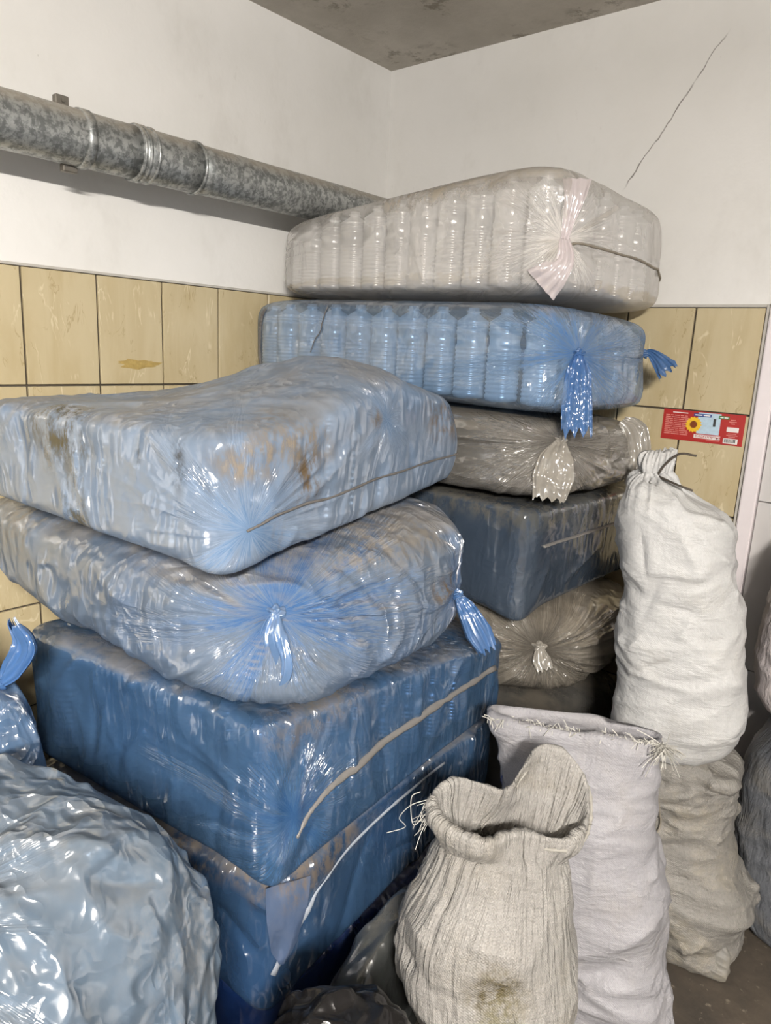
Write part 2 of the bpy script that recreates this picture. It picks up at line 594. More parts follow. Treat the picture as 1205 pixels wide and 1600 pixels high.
def tile_mat():
    m = Nodes('beige_marbled_tile')
    oi = m.new('ShaderNodeObjectInfo')
    o = m.obj()
    off = m.new('ShaderNodeCombineXYZ')
    m.put(off.inputs[0], m.math('MULTIPLY', oi.outputs['Random'], 13.0))
    m.put(off.inputs[1], m.math('MULTIPLY', oi.outputs['Random'], 7.0))
    p = m.vmath('ADD', o, off.outputs[0])
    pm = m.mapping(p, (9, 9, 2.2), (0, 0.42, 0))
    n = m.noise(pm, 1.6, 4, 0.6, 0.5)
    c = m.mix(m.ramp(n, 0.35, 0.68), (0.56, 0.47, 0.295), (0.50, 0.405, 0.235))
    v = m.math('ABSOLUTE', m.math('SUBTRACT', m.noise(m.mapping(p, (11, 11, 3.4), (0, 0.5, 0)), 1.0, 4, 0.6, 0.8), 0.5))
    brk = m.ramp(m.noise(p, 11, 3), 0.5, 0.62)
    c = m.mix(m.math('MULTIPLY', m.math('MULTIPLY', m.ramp(v, 0.0, 0.02, 1, 0), brk), 0.75), c, (0.72, 0.63, 0.44))
    v2 = m.math('ABSOLUTE', m.math('SUBTRACT', m.noise(m.mapping(p, (14, 14, 5), (0, 0.55, 0), (3, 1, 2)), 1.0, 4, 0.6, 0.8), 0.5))
    brk2 = m.ramp(m.noise(p, 13, 3), 0.52, 0.6)
    c = m.mix(m.math('MULTIPLY', m.math('MULTIPLY', m.ramp(v2, 0.0, 0.014, 1, 0), brk2), 0.6), c, (0.33, 0.24, 0.11))
    return m.done(m.bsdf(c, 0.28, 0, 0.5, m.bump(m.noise(p, 20, 3), 0.08, 0.004)))


M = {}
M['wall'] = wall_mat()
M['ceiling'] = ceiling_mat()
M['floor'] = floor_mat()
M['tile'] = tile_mat()
M['grout'] = plain('dark_grout', (0.075, 0.062, 0.045), 0.9)
M['trim'] = plain('grey_edge_strip', (0.50, 0.47, 0.42), 0.5)
M['plastic'] = plain('white_plastic_strip', (0.82, 0.75, 0.755), 0.25, var=0.05)
M['panel'] = plain('pale_wall_panel', (0.58, 0.555, 0.54), 0.35, var=0.1, scale=5)

# ------------------------------------------------------------------ the room
CEIL, TT, TW, TH = 2.489, 1.659, 0.2, 0.2945
wl = structure(link('wall_left', box_mesh(-0.15, -0.008, -6.0, 0.15, 0, CEIL), M['wall']))
wr = structure(link('wall_right', box_mesh(-0.008, 5.0, 0.008, 0.15, 0, CEIL), M['wall']))
link('upper_plaster', box_mesh(-0.008, 0.002, -6.0, 0.01, TT + 0.006, CEIL), M['wall'], wl)
link('upper_plaster', box_mesh(0.0, 5.0, -0.002, 0.008, TT + 0.006, CEIL), M['wall'], wr)
structure(link('ceiling', box_mesh(-0.15, 5.0, -6.0, 0.15, CEIL, CEIL + 0.12), M['ceiling']))
structure(link('floor', box_mesh(-0.15, 5.0, -6.0, 0.15, -0.12, 0), M['floor']))
link('tile_bed', box_mesh(-0.008, -0.0035, -2.6, 0.0, 0, TT), M['grout'], wl)
link('tile_bed', box_mesh(0, 1.387, 0.0035, 0.008, 0, TT), M['grout'], wr)
G = 0.0028
_tiles = {}


def tile(parent, wall, a0, a1, z0, z1):
    w, h = round(a1 - a0, 4), round(z1 - z0, 4)
    key = (wall, w, h)
    if key not in _tiles:
        if wall == 'L':
            me = box_mesh(-0.004, 0.004, -w / 2, w / 2, -h / 2, h / 2, 0.0012)
        else:
            me = box_mesh(-w / 2, w / 2, -0.004, 0.004, -h / 2, h / 2, 0.0012)
        me.materials.append(M['tile'])
        _tiles[key] = me
    o = bpy.data.objects.new('wall_tile', _tiles[key])
    COL.objects.link(o)
    o.parent = parent
    c = (a0 + a1) / 2
    o.location = (0.0, c, (z0 + z1) / 2) if wall == 'L' else (c, 0.0, (z0 + z1) / 2)


rows = [(max(0.0, TT - (k + 1) * TH), TT - k * TH) for k in range(6)]
ys = [0.0, -0.1793] + [-(0.3793 + TW * k) for k in range(0, 11)]
xs = [0.0] + [1.19978 - TW * k for k in range(5, -1, -1)] + [1.387]
for z0, z1 in rows:
    for a, b in zip(ys[:-1], ys[1:]):
        tile(wl, 'L', b + G, a - G, z0 + G, z1 - G)
    for a, b in zip(xs[:-1], xs[1:]):
        tile(wr, 'R', a + G, b - G, z0 + G, z1 - G)
structure(link('trim_1', box_mesh(-0.008, 0.0065, -2.6, 0.0, TT - 0.001, TT + 0.006, 0.001), M['trim']))
structure(link('trim_2', box_mesh(0.0, 1.40, -0.0065, 0.008, TT - 0.001, TT + 0.007, 0.001), M['trim']))
t3 = structure(link('trim_3', box_mesh(1.387, 1.399, -0.010, 0.008, 0, TT + 0.004, 0.001), M['trim']))
structure(link('trim_4', box_mesh(1.399, 1.440, -0.022, 0.008, 0, TT + 0.012, 0.003, 2), M['plastic']))
for z0, z1 in ((0.0, 0.128), (0.131, 0.628), (0.631, 1.128), (1.131, TT)):
    for j in range(3):
        link('wall_panel', box_mesh(1.442 + j * 0.502, 1.942 + j * 0.502, -0.004, 0.008, z0, z1, 0.001), M['panel'], wr)

_rs = np.random.RandomState(5)
_b = bmesh.new()
_c = _b.verts.new((0.0055, -1.062, 1.423))
_ring = []
for k in range(40):
    a = 2 * math.pi * k / 40
    r = 1 + 0.12 * math.sin(3 * a + 1) + 0.10 * math.sin(7 * a) + 0.07 * _rs.randn()
    _ring.append(_b.verts.new((0.0043, -1.062 + 0.062 * r * math.cos(a), 1.423 + 0.013 * r * math.sin(a))))
for k in range(40):
    _b.faces.new((_c, _ring[(k + 1) % 40], _ring[k]))
_me = bpy.data.meshes.new('mesh')
_b.normal_update()
_b.to_mesh(_me)
_b.free()
link('glue_smear', _me, plain('yellow_glue', (0.42, 0.30, 0.10), 0.5, var=0.4, scale=120), wl)

# ------------------------------------------------------------------ duct
def duct_mat():
    m = Nodes('galvanised_steel')
    o = m.obj()
    sp = m.mapping(o, (1.0, 1.0, 1.0))
    v = m.voronoi(m.vmath('ADD', sp, m.vmath('SCALE', m.noise(o, 30, 2, col=True), 0.03)), 120, 'F1', 1)
    g = m.new('ShaderNodeSeparateColor')
    m.put(g.inputs[0], v)
    n = m.noise(o, 55, 4, 0.7)
    s = m.math('ADD', m.math('MULTIPLY', g.outputs[0], 0.45), m.math('MULTIPLY', m.ramp(n, 0.35, 0.65), 0.55))
    c = m.mix(m.ramp(s, 0.2, 0.85), (0.20, 0.21, 0.205), (0.46, 0.47, 0.46))
    geo = m.new('ShaderNodeNewGeometry')
    sep = m.new('ShaderNodeSeparateXYZ')
    m.put(sep.inputs[0], geo.outputs['Normal'])
    du = m.math('MULTIPLY', m.ramp(sep.outputs[2], 0.25, 0.75), m.ramp(m.noise(o, 12, 5, 0.6), 0.2, 0.55))
    c = m.mix(m.math('MULTIPLY', du, 0.8), c, (0.34, 0.30, 0.24))
    met = m.math('MULTIPLY_ADD', du, -0.5, 0.6, clamp=True)
    return m.done(m.bsdf(c, m.math('MULTIPLY_ADD', s, -0.15, 0.5), met, 0.5, m.bump(m.noise(o, 25, 3), 0.15, 0.004)))


M['duct'] = duct_mat()
M['bracket'] = plain('dull_steel', (0.22, 0.20, 0.17), 0.55, 0.6)
DX, DZ, DR = 0.150, 1.948, 0.062


def ring_tube(profile, axis_y=True, n=56):
    """lathe about Y through (DX,DZ); profile: (y, r)"""
    V, F = [], []
    for y, r in profile:
        for k in range(n):
            a = 2 * math.pi * k / n
            V.append((DX + r * math.cos(a), y, DZ + r * math.sin(a)))
    for i in range(len(profile) - 1):
        for k in range(n):
            F.append((i * n + k, (i + 1) * n + k, (i + 1) * n + (k + 1) % n, i * n + (k + 1) % n))
    return mesh_np(V, F)


duct = empty('ventilation_duct', (0, 0, 0), 'round galvanised steel ventilation duct running along the white wall', 'duct')
secs = [(-3.2, -1.155, DR), (-1.155, -0.975, DR + 0.0015), (-0.975, -0.02, DR)]
for y0, y1, r in secs:
    n = max(2, int((y1 - y0) / 0.05))
    pr = [(y0, r - 0.004)] + [(y0 + (y1 - y0) * k / n, r) for k in range(n + 1)] + [(y1, r - 0.004)]
    link('duct_section', ring_tube(pr), M['duct'], duct, True)
for y in (-1.150, -1.112, -0.972, -1.135):
    w = 0.0045
    link('seam_ring', ring_tube([(y - w, DR - 0.002), (y - w, DR + 0.003), (y - w * 0.5, DR + 0.0058), (y + w * 0.5, DR + 0.0058), (y + w, DR + 0.003), (y + w, DR - 0.002)]), M['duct'], duct, True)
link('clamp_strap', ring_tube([(-1.297, DR - 0.001), (-1.297, DR + 0.0035), (-1.275, DR + 0.0035), (-1.275, DR - 0.001)]), M['duct'], duct, True)
link('clamp_lug', box_mesh(DX - 0.03, DX - 0.012, -1.335, -1.303, DZ + DR - 0.012, DZ + DR + 0.026, 0.002), M['bracket'], duct)
link('clamp_lug', box_mesh(DX - 0.03, DX - 0.01, -1.325, -1.290, DZ - DR - 0.014, DZ - DR + 0.004, 0.002), M['bracket'], duct)
bm = bmesh.new()
bmesh.ops.create_cone(bm, cap_ends=True, segments=6, radius1=0.0045, radius2=0.0045, depth=0.024)
bmesh.ops.rotate(bm, verts=bm.verts, matrix=Matrix.Rotation(math.pi / 2, 3, 'Y'))
bmesh.ops.translate(bm, verts=bm.verts, vec=(DX - 0.02, -1.319, DZ + DR + 0.014))
me = bpy.data.meshes.new('mesh')
bm.to_mesh(me)
bm.free()
link('clamp_bolt', me, M['bracket'], duct)
link('wall_anchor', box_mesh(0.0, DX - DR + 0.002, -1.294, -1.278, DZ - 0.008, DZ + 0.008, 0.002), M['bracket'], duct)

# ------------------------------------------------------------------ the lamp that lights the room (behind the viewer)
mt = Nodes('lit_tube')
em = mt.new('ShaderNodeEmission')
em.inputs[0].default_value = (1.0, 0.955, 0.90, 1)
em.inputs[1].default_value = TUBE_POWER
mt.done(em.outputs[0])
lampr = empty('fluorescent_lamp', (3.3, -3.5, 2.33), 'white twin tube fluorescent lamp hanging under the ceiling', 'lamp')
link('housing', box_mesh(-0.05, 0.05, -0.64, 0.64, 0.05, 0.09, 0.004), M['plastic'], lampr)
for y in (-0.625, 0.605):
    link('end_cap', box_mesh(-0.07, 0.07, y, y + 0.02, -0.02, 0.06, 0.003), M['plastic'], lampr)
for x in (-0.045, 0.045):
    V, F = [], []
    for i, y in enumerate((-0.605, 0.605)):
        for k in range(12):
            V.append((x + 0.02 * math.cos(k * math.pi / 6), y, 0.02 * math.sin(k * math.pi / 6)))
    for k in range(12):
        F.append((k, k + 12, (k + 1) % 12 + 12, (k + 1) % 12))
    link('tube', mesh_np(V, F), mt.mat, lampr)
for y in (-0.4, 0.4):
    link('hanger', box_mesh(-0.006, 0.006, y - 0.006, y + 0.006, 0.09, CEIL - 2.33), M['plastic'], lampr)

# ------------------------------------------------------------------ bags


class Bag:
    """a filled plastic bag: film surface + knots, tails, strings"""

    def __init__(self, name, label, cat, hexc, e=7, res=110, seed=1, lumps=0.012, lump_scale=5, gathers=(), folds=(), rnd=(), ribs=None,
                 sag=0.0, group=None, crown=0.0, warp=None, flat='both', ears=(), crum=(0.006, 7, (1, 1, 0.55))):
        P, F = cubesphere(res)
        q = P / (np.sum(np.abs(P) ** e, axis=1, keepdims=True)) ** (1 / e)
        self.q = q
        V = hexmap(q, hexc)
        self.hexc = hexc
        rs = np.random.RandomState(seed)
        if crown:
            V[:, 2] += crown * np.clip(q[:, 2], 0, 1) * (1 - q[:, 0] ** 2) * (1 - q[:, 1] ** 2)
        if warp is not None:
            V = warp(V, q)
        for p, off, rad in ears:
            V = V + np.array(off) * np.exp(-(np.linalg.norm(V - np.array(p), axis=1) / rad) ** 2)[:, None]
        N = normals(V, F)
        zz = np.abs(q[:, 2]) if flat == 'both' else (-q[:, 2] if flat == 'bottom' else np.zeros(len(q)))
        st = np.clip((zz - 0.80) / 0.17, 0, 1)
        att = (1 - 0.9 * st * st * (3 - 2 * st))
        V = V + N * (att * lumps * fbm(V * lump_scale + seed * 3.7, seed, 2))[:, None]
        V = V + N * (att * crumple_disp(V, *crum, seed))[:, None]
        if ribs:
            pitch, amp, axis = ribs
            t = V @ np.array(axis)
            V = V + N * (amp * (np.abs(np.cos(math.pi * t / pitch)) - 0.6) * (np.abs(N[:, 2]) < 0.6))[:, None]
        for g in gathers:
            N = normals(V, F)
            V = gather(V, N, **g)
        N = normals(V, F)
        segs = list(folds)
        for r in rnd:
            segs += random_creases(V, N, rs, **r)
        V = V + (crease(V, N, segs) - V) * att[:, None]
        V = relax(V, F)
        z0 = V[:, 2].min()
        self.base = np.array([V[:, 0].mean(), V[:, 1].mean(), z0])
        self.V, self.F = V, F
        self.bvh = BVHTree.FromPolygons(V.tolist(), F.tolist())
        self.root = empty(name, self.base, label, cat, group)

    def local(self, p):
        return tuple(np.array(p, float) - self.base)

    def skin(self, mat, name='film'):
        self.obj = link(name, mesh_np(self.V - self.base, self.F), mat, self.root, True)
        return self.obj

    def onto(self, p, off=0.0):
        co, n, i, d = self.bvh.find_nearest(Vector(p))
        return np.array(co + n * off), np.array(n)

    def at_knot(self, k, n, off):
        n = np.array(n, float) / np.linalg.norm(n)
        h = self.bvh.ray_cast(Vector(np.array(k) + n * 0.3), Vector(-n))
        return np.array(h[0]) + n * off

    def add(self, name, me_world, mat, smooth=True, parent=None):
        V = np.empty(len(me_world.vertices) * 3)
        me_world.vertices.foreach_get('co', V)
        me_world.vertices.foreach_set('co', (V.reshape(-1, 3) - self.base).ravel())
        me_world.update()
        return link(name, me_world, mat, parent or self.root, smooth)

    def strand(self, name, pts, r, mat, off=0.002, n=60, flat=1.0, seed=0, hug=True):
        pts = np.array(pts, float)
        path = spline(pts, n)
        P = []
        for i, p in enumerate(path):
            if hug:
                c, nn = self.onto(p, off)
                P.append(c)
            else:
                P.append(p)
        P = np.array(P)
        for _ in range(3):
            P[1:-1] = 0.25 * P[:-2] + 0.5 * P[1:-1] + 0.25 * P[2:]
        return self.add(name, tube(P, r, flat=flat, seed=seed), mat)


def spline(pts, n):
    pts = np.asarray(pts, float)
    k = len(pts)
    if k == 2:
        t = np.linspace(0, 1, n)[:, None]
        return pts[0] * (1 - t) + pts[1] * t
    ext = np.vstack([2 * pts[0] - pts[1], pts, 2 * pts[-1] - pts[-2]])
    out = []
    for u in np.linspace(0, k - 1 - 1e-9, n):
        i = int(u)
        t = u - i
        p0, p1, p2, p3 = ext[i:i + 4]
        out.append(0.5 * ((2 * p1) + (-p0 + p2) * t + (2 * p0 - 5 * p1 + 4 * p2 - p3) * t * t + (-p0 + 3 * p1 - 3 * p2 + p3) * t ** 3))
    return np.array(out)


def frames(P):
    T = np.gradient(P, axis=0)
    T /= np.linalg.norm(T, axis=1, keepdims=True) + 1e-12
    out = []
    a = np.cross(T[0], (0.31, 0.5, 0.8))
    a /= np.linalg.norm(a)
    for t in T:
        a = a - t * (a @ t)
        a /= np.linalg.norm(a)
        out.append((a.copy(), np.cross(t, a)))
    return out


def tube(P, r, n=8, flat=1.0, seed=0, jit=0.12):
    P = np.asarray(P, float)
    fr = frames(P)
    rs = np.random.RandomState(seed)
    V, F = [], []
    rr = np.full(len(P), r) if np.isscalar(r) else np.interp(np.linspace(0, 1, len(P)), np.linspace(0, 1, len(r)), r)
    for i, (p, (a, b)) in enumerate(zip(P, fr)):
        s = rr[i] * (1 + jit * rs.randn())
        for k in range(n):
            t = 2 * math.pi * k / n
            V.append(p + a * s * math.cos(t) + b * s * flat * math.sin(t))
    m = len(P)
    for i in range(m - 1):
        for k in range(n):
            F.append((i * n + k, i * n + (k + 1) % n, (i + 1) * n + (k + 1) % n, (i + 1) * n + k))
    V.append(P[0])
    V.append(P[-1])
    for k in range(n):
        F.append(((k + 1) % n, k, m * n))
        F.append(((m - 1) * n + k, (m - 1) * n + (k + 1) % n, m * n + 1))
    return mesh_np(V, F)


def tail_mesh(path, widths, thick, side, seed=0, pleats=7, n=44, rows=46, jag=0.012, twist=0.0):
    """gathered film tail: a pleated flattened sleeve that fans out along path"""
    P = spline(path, rows)
    T = np.gradient(P, axis=0)
    T /= np.linalg.norm(T, axis=1, keepdims=True)
    side = np.array(side, float)
    W = np.interp(np.linspace(0, 1, rows), np.linspace(0, 1, len(widths)), widths)
    H = np.interp(np.linspace(0, 1, rows), np.linspace(0, 1, len(thick)), thick)
    rs = np.random.RandomState(seed)
    ph = rs.rand(4) * 6.28
    V, F = [], []
    for i in range(rows):
        v = i / (rows - 1)
        a = side - T[i] * (side @ T[i])
        a /= np.linalg.norm(a)
        b = np.cross(T[i], a)
        ang = twist * v
        a, b = a * math.cos(ang) + b * math.sin(ang), -a * math.sin(ang) + b * math.cos(ang)
        for k in range(n):
            t = 2 * math.pi * k / n
            x = math.cos(t)
            pl = 0.55 * math.sin(pleats * x * 2 + ph[0] + v * 1.5) + 0.3 * math.sin(pleats * 3.3 * x + ph[1] - v * 2) + 0.25 * math.sin(9 * v + 4 * x + ph[2])
            j = jag * (math.sin(11 * x + ph[3]) + 0.6 * math.sin(23 * x)) * max(0, v - 0.8) * 5
            V.append(P[i] + a * W[i] * x + b * (H[i] * (0.35 * math.sin(t) + pl)) + T[i] * j)
    for i in range(rows - 1):
        for k in range(n):
            F.append((i * n + k, i * n + (k + 1) % n, (i + 1) * n + (k + 1) % n, (i + 1) * n + k))
    return mesh_np(V, F)


def knot_mesh(c, n, r=0.014, seed=0):
    P, F = cubesphere(14)
    q = P / np.linalg.norm(P, axis=1, keepdims=True)
    t1, t2, nn = basis(n)
    rad = r * (1 + 0.25 * np.sin(5 * np.arctan2(q[:, 1], q[:, 0]) + 3 * q[:, 2]) + 0.2 * vnoise(q * 2.5 + seed, seed))
    V = np.array(c) + rad[:, None] * (q[:, :1] * t1 * 1.1 + q[:, 1:2] * t2 * 0.85 + q[:, 2:] * nn * 0.9)
    return mesh_np(V, F)


# ------------------------------------------------------------------ bottles (one shared mesh per tint)
def bottle_mesh(h=0.285, r=0.0425, n=32):
    pr = [(0.0, 0.6), (0.004, 0.9), (0.012, 1.0)]
    z = 0.02
    while z < 0.155:
        pr += [(z, 1.0), (z + 0.0035, 0.945), (z + 0.007, 0.945), (z + 0.0105, 1.0)]
        z += 0.014
    pr += [(0.165, 1.0), (0.170, 0.95), (0.185, 0.93), (0.200, 0.95), (0.206, 1.0)]
    z = 0.212
    while z < 0.236:
        pr += [(z, 1.0), (z + 0.003, 0.95), (z + 0.006, 0.95), (z + 0.009, 0.99)]
        z += 0.0105
    pr += [(0.244, 0.93), (0.252, 0.74), (0.260, 0.5), (0.266, 0.35), (0.270, 0.34), (0.271, 0.42), (0.274, 0.42), (0.275, 0.33), (0.284, 0.33), (0.285, 0.28)]
    V, F = [], []
    for z, s in pr:
        fl = 0.055 if 0.166 < z < 0.205 else 0.0
        for k in range(n):
            a = 2 * math.pi * k / n
            q = s * (1 - fl * (0.5 + 0.5 * math.sin(8 * (a + z * 9))))
            V.append((r * q * math.cos(a), r * q * math.sin(a), z * h / 0.285))
    m = len(pr)
    for i in range(m - 1):
        for k in range(n):
            F.append((i * n + k, i * n + (k + 1) % n, (i + 1) * n + (k + 1) % n, (i + 1) * n + k))
    F.append(tuple(range(n - 1, -1, -1)))
    F.append(tuple(range((m - 1) * n, m * n)))
    me = mesh_np(V, F)
    me.polygons.foreach_set('use_smooth', np.ones(len(me.polygons), bool))
    return me


def pet_mat(name, colr, a=0.8):
    m = Nodes(name)
    o = m.obj()
    c = m.mix(m.noise(o, 20, 2), tuple(x * 0.92 for x in colr), colr)
    df = m.new('ShaderNodeBsdfDiffuse')
    m.put(df.inputs[0], c)
    tr = m.new('ShaderNodeBsdfTransparent')
    lw = m.new('ShaderNodeLayerWeight')
    lw.inputs[0].default_value = 0.5
    mx = m.new('ShaderNodeMixShader')
    m.put(mx.inputs[0], m.math('MULTIPLY_ADD', lw.outputs[1], 0.3, a, clamp=True))
    m.put(mx.inputs[1], tr.outputs[0])
    m.put(mx.inputs[2], df.outputs[0])
    gl = m.new('ShaderNodeBsdfGlossy')
    gl.inputs['Roughness'].default_value = 0.24
    m2 = m.new('ShaderNodeMixShader')
    m2.inputs[0].default_value = 0.30
    m.put(m2.inputs[1], mx.outputs[0])
    m.put(m2.inputs[2], gl.outputs[0])
    return m.done(m2.outputs[0])


M['pet'] = pet_mat('clear_bottle_plastic', (0.88, 0.89, 0.90), 0.88)
BOTTLE = bottle_mesh()
BOTTLE.materials.append(M['pet'])


ORD = ['first', 'second', 'third', 'fourth', 'fifth', 'sixth', 'seventh', 'eighth', 'ninth', 'tenth', 'eleventh', 'twelfth', 'thirteenth']


def bottles(bag, face, us, label, group, r=0.0425, seed=0, gap=0.009):
    """a row of bottles standing just inside one face of the bag; label has one slot for the ordinal"""
    rs = np.random.RandomState(seed)
    q0 = lambda u, f: hexmap(np.array([(u, f, 0.0) if face == 'front' else (f * -1, u, 0.0)]), bag.hexc)[0]

    def hit(p, d):
        h = bag.bvh.ray_cast(Vector(p), Vector(d))
        return h[3] if h[0] is not None else 0.0
    made = 0
    for u in us:
        c = q0(u, -0.35)
        d = q0(u, -1.0) - c
        d[2] = 0
        d /= np.linalg.norm(d)
        lat = np.array([-d[1], d[0], 0])
        D = hit(c, d) - r - 0.01
        ok = True
        for _ in range(3):
            p = c + d * D
            zb = max(p[2] - hit(p + o_, (0, 0, -1)) for o_ in (d * r * 0.7, lat * r * 0.7, -lat * r * 0.7, d * 0)) + gap
            zt = min(p[2] + hit(p + o_, (0, 0, 1)) for o_ in (d * r * 0.35, d * 0)) - gap
            H = min(0.30, zt - zb)
            lim = 9.0
            for f, rl in ((0.02, 0.95), (0.08, 1), (0.3, 1), (0.55, 1), (0.8, 1), (0.9, 0.6), (0.98, 0.4)):
                cc = np.array([c[0], c[1], zb + f * H])
                for w in (-0.85, -0.5, 0, 0.5, 0.85):
                    lim = min(lim, hit(cc + lat * w * r * rl, d) - r * rl * math.sqrt(1 - w * w) - gap)
            D = lim
        p = c + d * D
        if H < 0.12 or D < -0.02:
            continue
        side = min(min(hit((p[0], p[1], zb + f * H), lat), hit((p[0], p[1], zb + f * H), -lat)) for f in (0.08, 0.3, 0.6, 0.8))
        if side < r + 0.002:
            continue
        o = bpy.data.objects.new('plastic_bottle', BOTTLE)
        COL.objects.link(o)
        o.location = (p[0], p[1], zb)
        o.scale = (r / 0.0425, r / 0.0425, H / 0.285)
        o.rotation_euler = (0, 0, rs.rand() * 6.28)
        tag(o, label % ORD[made], 'bottle', group)
        made += 1


# film palettes
BLUE = dict(body=(0.27, 0.38, 0.52), deep=(0.05, 0.14, 0.33), tint=(0.58, 0.74, 0.93))
PALE = dict(body=(0.25, 0.31, 0.40), deep=(0.10, 0.18, 0.31), tint=(0.70, 0.82, 0.95))
DARK = dict(body=(0.058, 0.077, 0.104), deep=(0.02, 0.034, 0.058), tint=(0.35, 0.45, 0.6))
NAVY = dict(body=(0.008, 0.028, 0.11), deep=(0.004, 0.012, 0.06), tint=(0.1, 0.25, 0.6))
CLEAR = dict(body=(0.86, 0.83, 0.79), deep=(0.74, 0.70, 0.66), tint=(0.95, 0.93, 0.91))
GREY = dict(body=(0.25, 0.232, 0.205), deep=(0.11, 0.10, 0.088), tint=(0.7, 0.68, 0.64))
BROWN = (0.16, 0.115, 0.06)
SOOT = (0.05, 0.045, 0.035)

M['blue_knot'] = film_mat('knotted_blue_film', (0.075, 0.17, 0.36), (0.3, 0.5, 0.9), 0.8, (0.02, 0.075, 0.25), dust=0.0, crumple=1.0, drape=(3, 3, 3))
M['pale_knot'] = film_mat('knotted_pale_blue_film', (0.18, 0.28, 0.43), (0.6, 0.75, 0.95), 0.68, (0.05, 0.14, 0.34), dust=0.25, crumple=1.2, drape=(3, 3, 3))
M['clear_knot'] = film_mat('knotted_clear_film', (0.40, 0.37, 0.32), (0.9, 0.88, 0.85), 0.65, (0.25, 0.23, 0.195), dust=0.2, crumple=1.2, drape=(3, 3, 3))
M['string'] = plain('dirty_twine', (0.24, 0.21, 0.165), 0.8, var=0.3, scale=80)
M['tape'] = plain('grey_packing_tape', (0.17, 0.16, 0.15), 0.4, var=0.25, scale=60)
M['dark_string'] = plain('grimy_cord', (0.12, 0.11, 0.10), 0.7, var=0.4, scale=90)
M['white_tape'] = plain('white_tape', (0.32, 0.35, 0.40), 0.35, var=0.35, scale=70)

VERT = (0, 0, 1)
side_front = lambda N: (N[:, 1] < -0.3)

# ---- back stack -------------------------------------------------------------
# topmost clear bale
k1 = (1.085, -0.595, 1.775)
A1 = Bag('bottle_bale', 'clear plastic bale of bottles on top of the back stack', 'bag',
         hexa([(0.03, -0.60, 1.65), (1.10, -0.625, 1.638), (1.15, -0.02, 1.625), (0.06, -0.06, 1.645)],
              [(0.04, -0.60, 1.88), (1.05, -0.625, 1.965), (1.12, -0.03, 1.93), (0.08, -0.05, 1.80)]),
         e=7, res=120, crum=(0.004, 6, (1, 1, 0.5)), seed=3, lumps=0.008, ribs=(0.0975, 0.004, (1, 0, 0)), crown=0.02,
         gathers=[dict(g=k1, n=(0.7, -0.7, 0), reach=0.17, amp=0.013, freq=5, seed=4, dimple=0.02),
                  dict(g=(0.05, -0.5, 1.76), n=(-0.8, -0.6, 0), reach=0.12, amp=0.012, freq=6, seed=9, dimple=0.0)],
         folds=[((1.06, -0.62, 1.64), (1.10, -0.61, 1.78), 0.012, 0.014), ((1.09, -0.60, 1.64), (1.11, -0.58, 1.80), 0.009, 0.012),
                ((1.03, -0.62, 1.64), (1.09, -0.61, 1.76), 0.009, 0.010), ((1.09, -0.6, 1.78), (1.09, -0.52, 1.95), 0.012, 0.012),
                ((1.08, -0.6, 1.78), (1.04, -0.6, 1.94), 0.012, 0.012), ((0.62, -0.62, 1.82), (0.70, -0.62, 1.64), 0.008, 0.007)],
         rnd=[dict(count=70, pref=VERT, jitter=0.5, length=0.16, width=0.008, height=0.0035)])
A1.skin(film_mat('clear_bale_film', **CLEAR, alpha=0.22, dust=0.75, dustz=(0.0, 0.55), knots=[(A1.local(k1), (0.7, -0.7, 0), 0.17)], drape=(3.2, 3.2, 0.5), crumple=0.5,
                 stains=[(A1.local((0.7, -0.6, 1.91)), (0.5, 0.12, 0.05), DUST, 0.9), (A1.local((1.13, -0.05, 1.75)), (0.05, 0.1, 0.2), (0.3, 0.25, 0.16), 0.8)], rough=0.18, seed=1))
M['pleat'] = film_mat('gathered_film_pink_highlight', (0.78, 0.70, 0.70), (0.95, 0.92, 0.92), 0.7, (0.62, 0.54, 0.54), dust=0.0, crumple=1.2, drape=(3, 3, 0.6), gloss=6, rough=0.2)  # clear gathered film; the pinkish lamp reflection on it is put into its colour
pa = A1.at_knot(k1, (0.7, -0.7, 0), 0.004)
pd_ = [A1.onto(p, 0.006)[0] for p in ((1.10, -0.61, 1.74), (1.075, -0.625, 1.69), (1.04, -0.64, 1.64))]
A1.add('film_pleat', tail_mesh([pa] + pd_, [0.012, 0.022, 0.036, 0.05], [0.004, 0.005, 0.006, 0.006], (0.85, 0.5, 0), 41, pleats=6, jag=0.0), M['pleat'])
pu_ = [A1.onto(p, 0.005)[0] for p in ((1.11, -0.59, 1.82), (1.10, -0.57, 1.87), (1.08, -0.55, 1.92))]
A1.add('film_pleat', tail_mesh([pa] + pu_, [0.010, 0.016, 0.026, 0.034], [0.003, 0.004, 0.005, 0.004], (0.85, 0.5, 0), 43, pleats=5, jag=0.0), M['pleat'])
A1.strand('tie_string', [(1.09, -0.59, 1.775), (1.13, -0.4, 1.77), (1.15, -0.2, 1.755), (1.15, -0.03, 1.73)], 0.0032, M['string'], seed=2)
bottles(A1, 'front', [-0.90 + 0.172 * k for k in range(11)], 'clear ribbed bottle, %s from the left in the topmost clear bale', 'bottles in the topmost bale', seed=1)
bottles(A1, 'end', [-0.40 + 0.32 * k for k in range(4)], 'clear ribbed bottle, %s from the corner at the right end of the topmost clear bale', 'bottles in the topmost bale', seed=2)

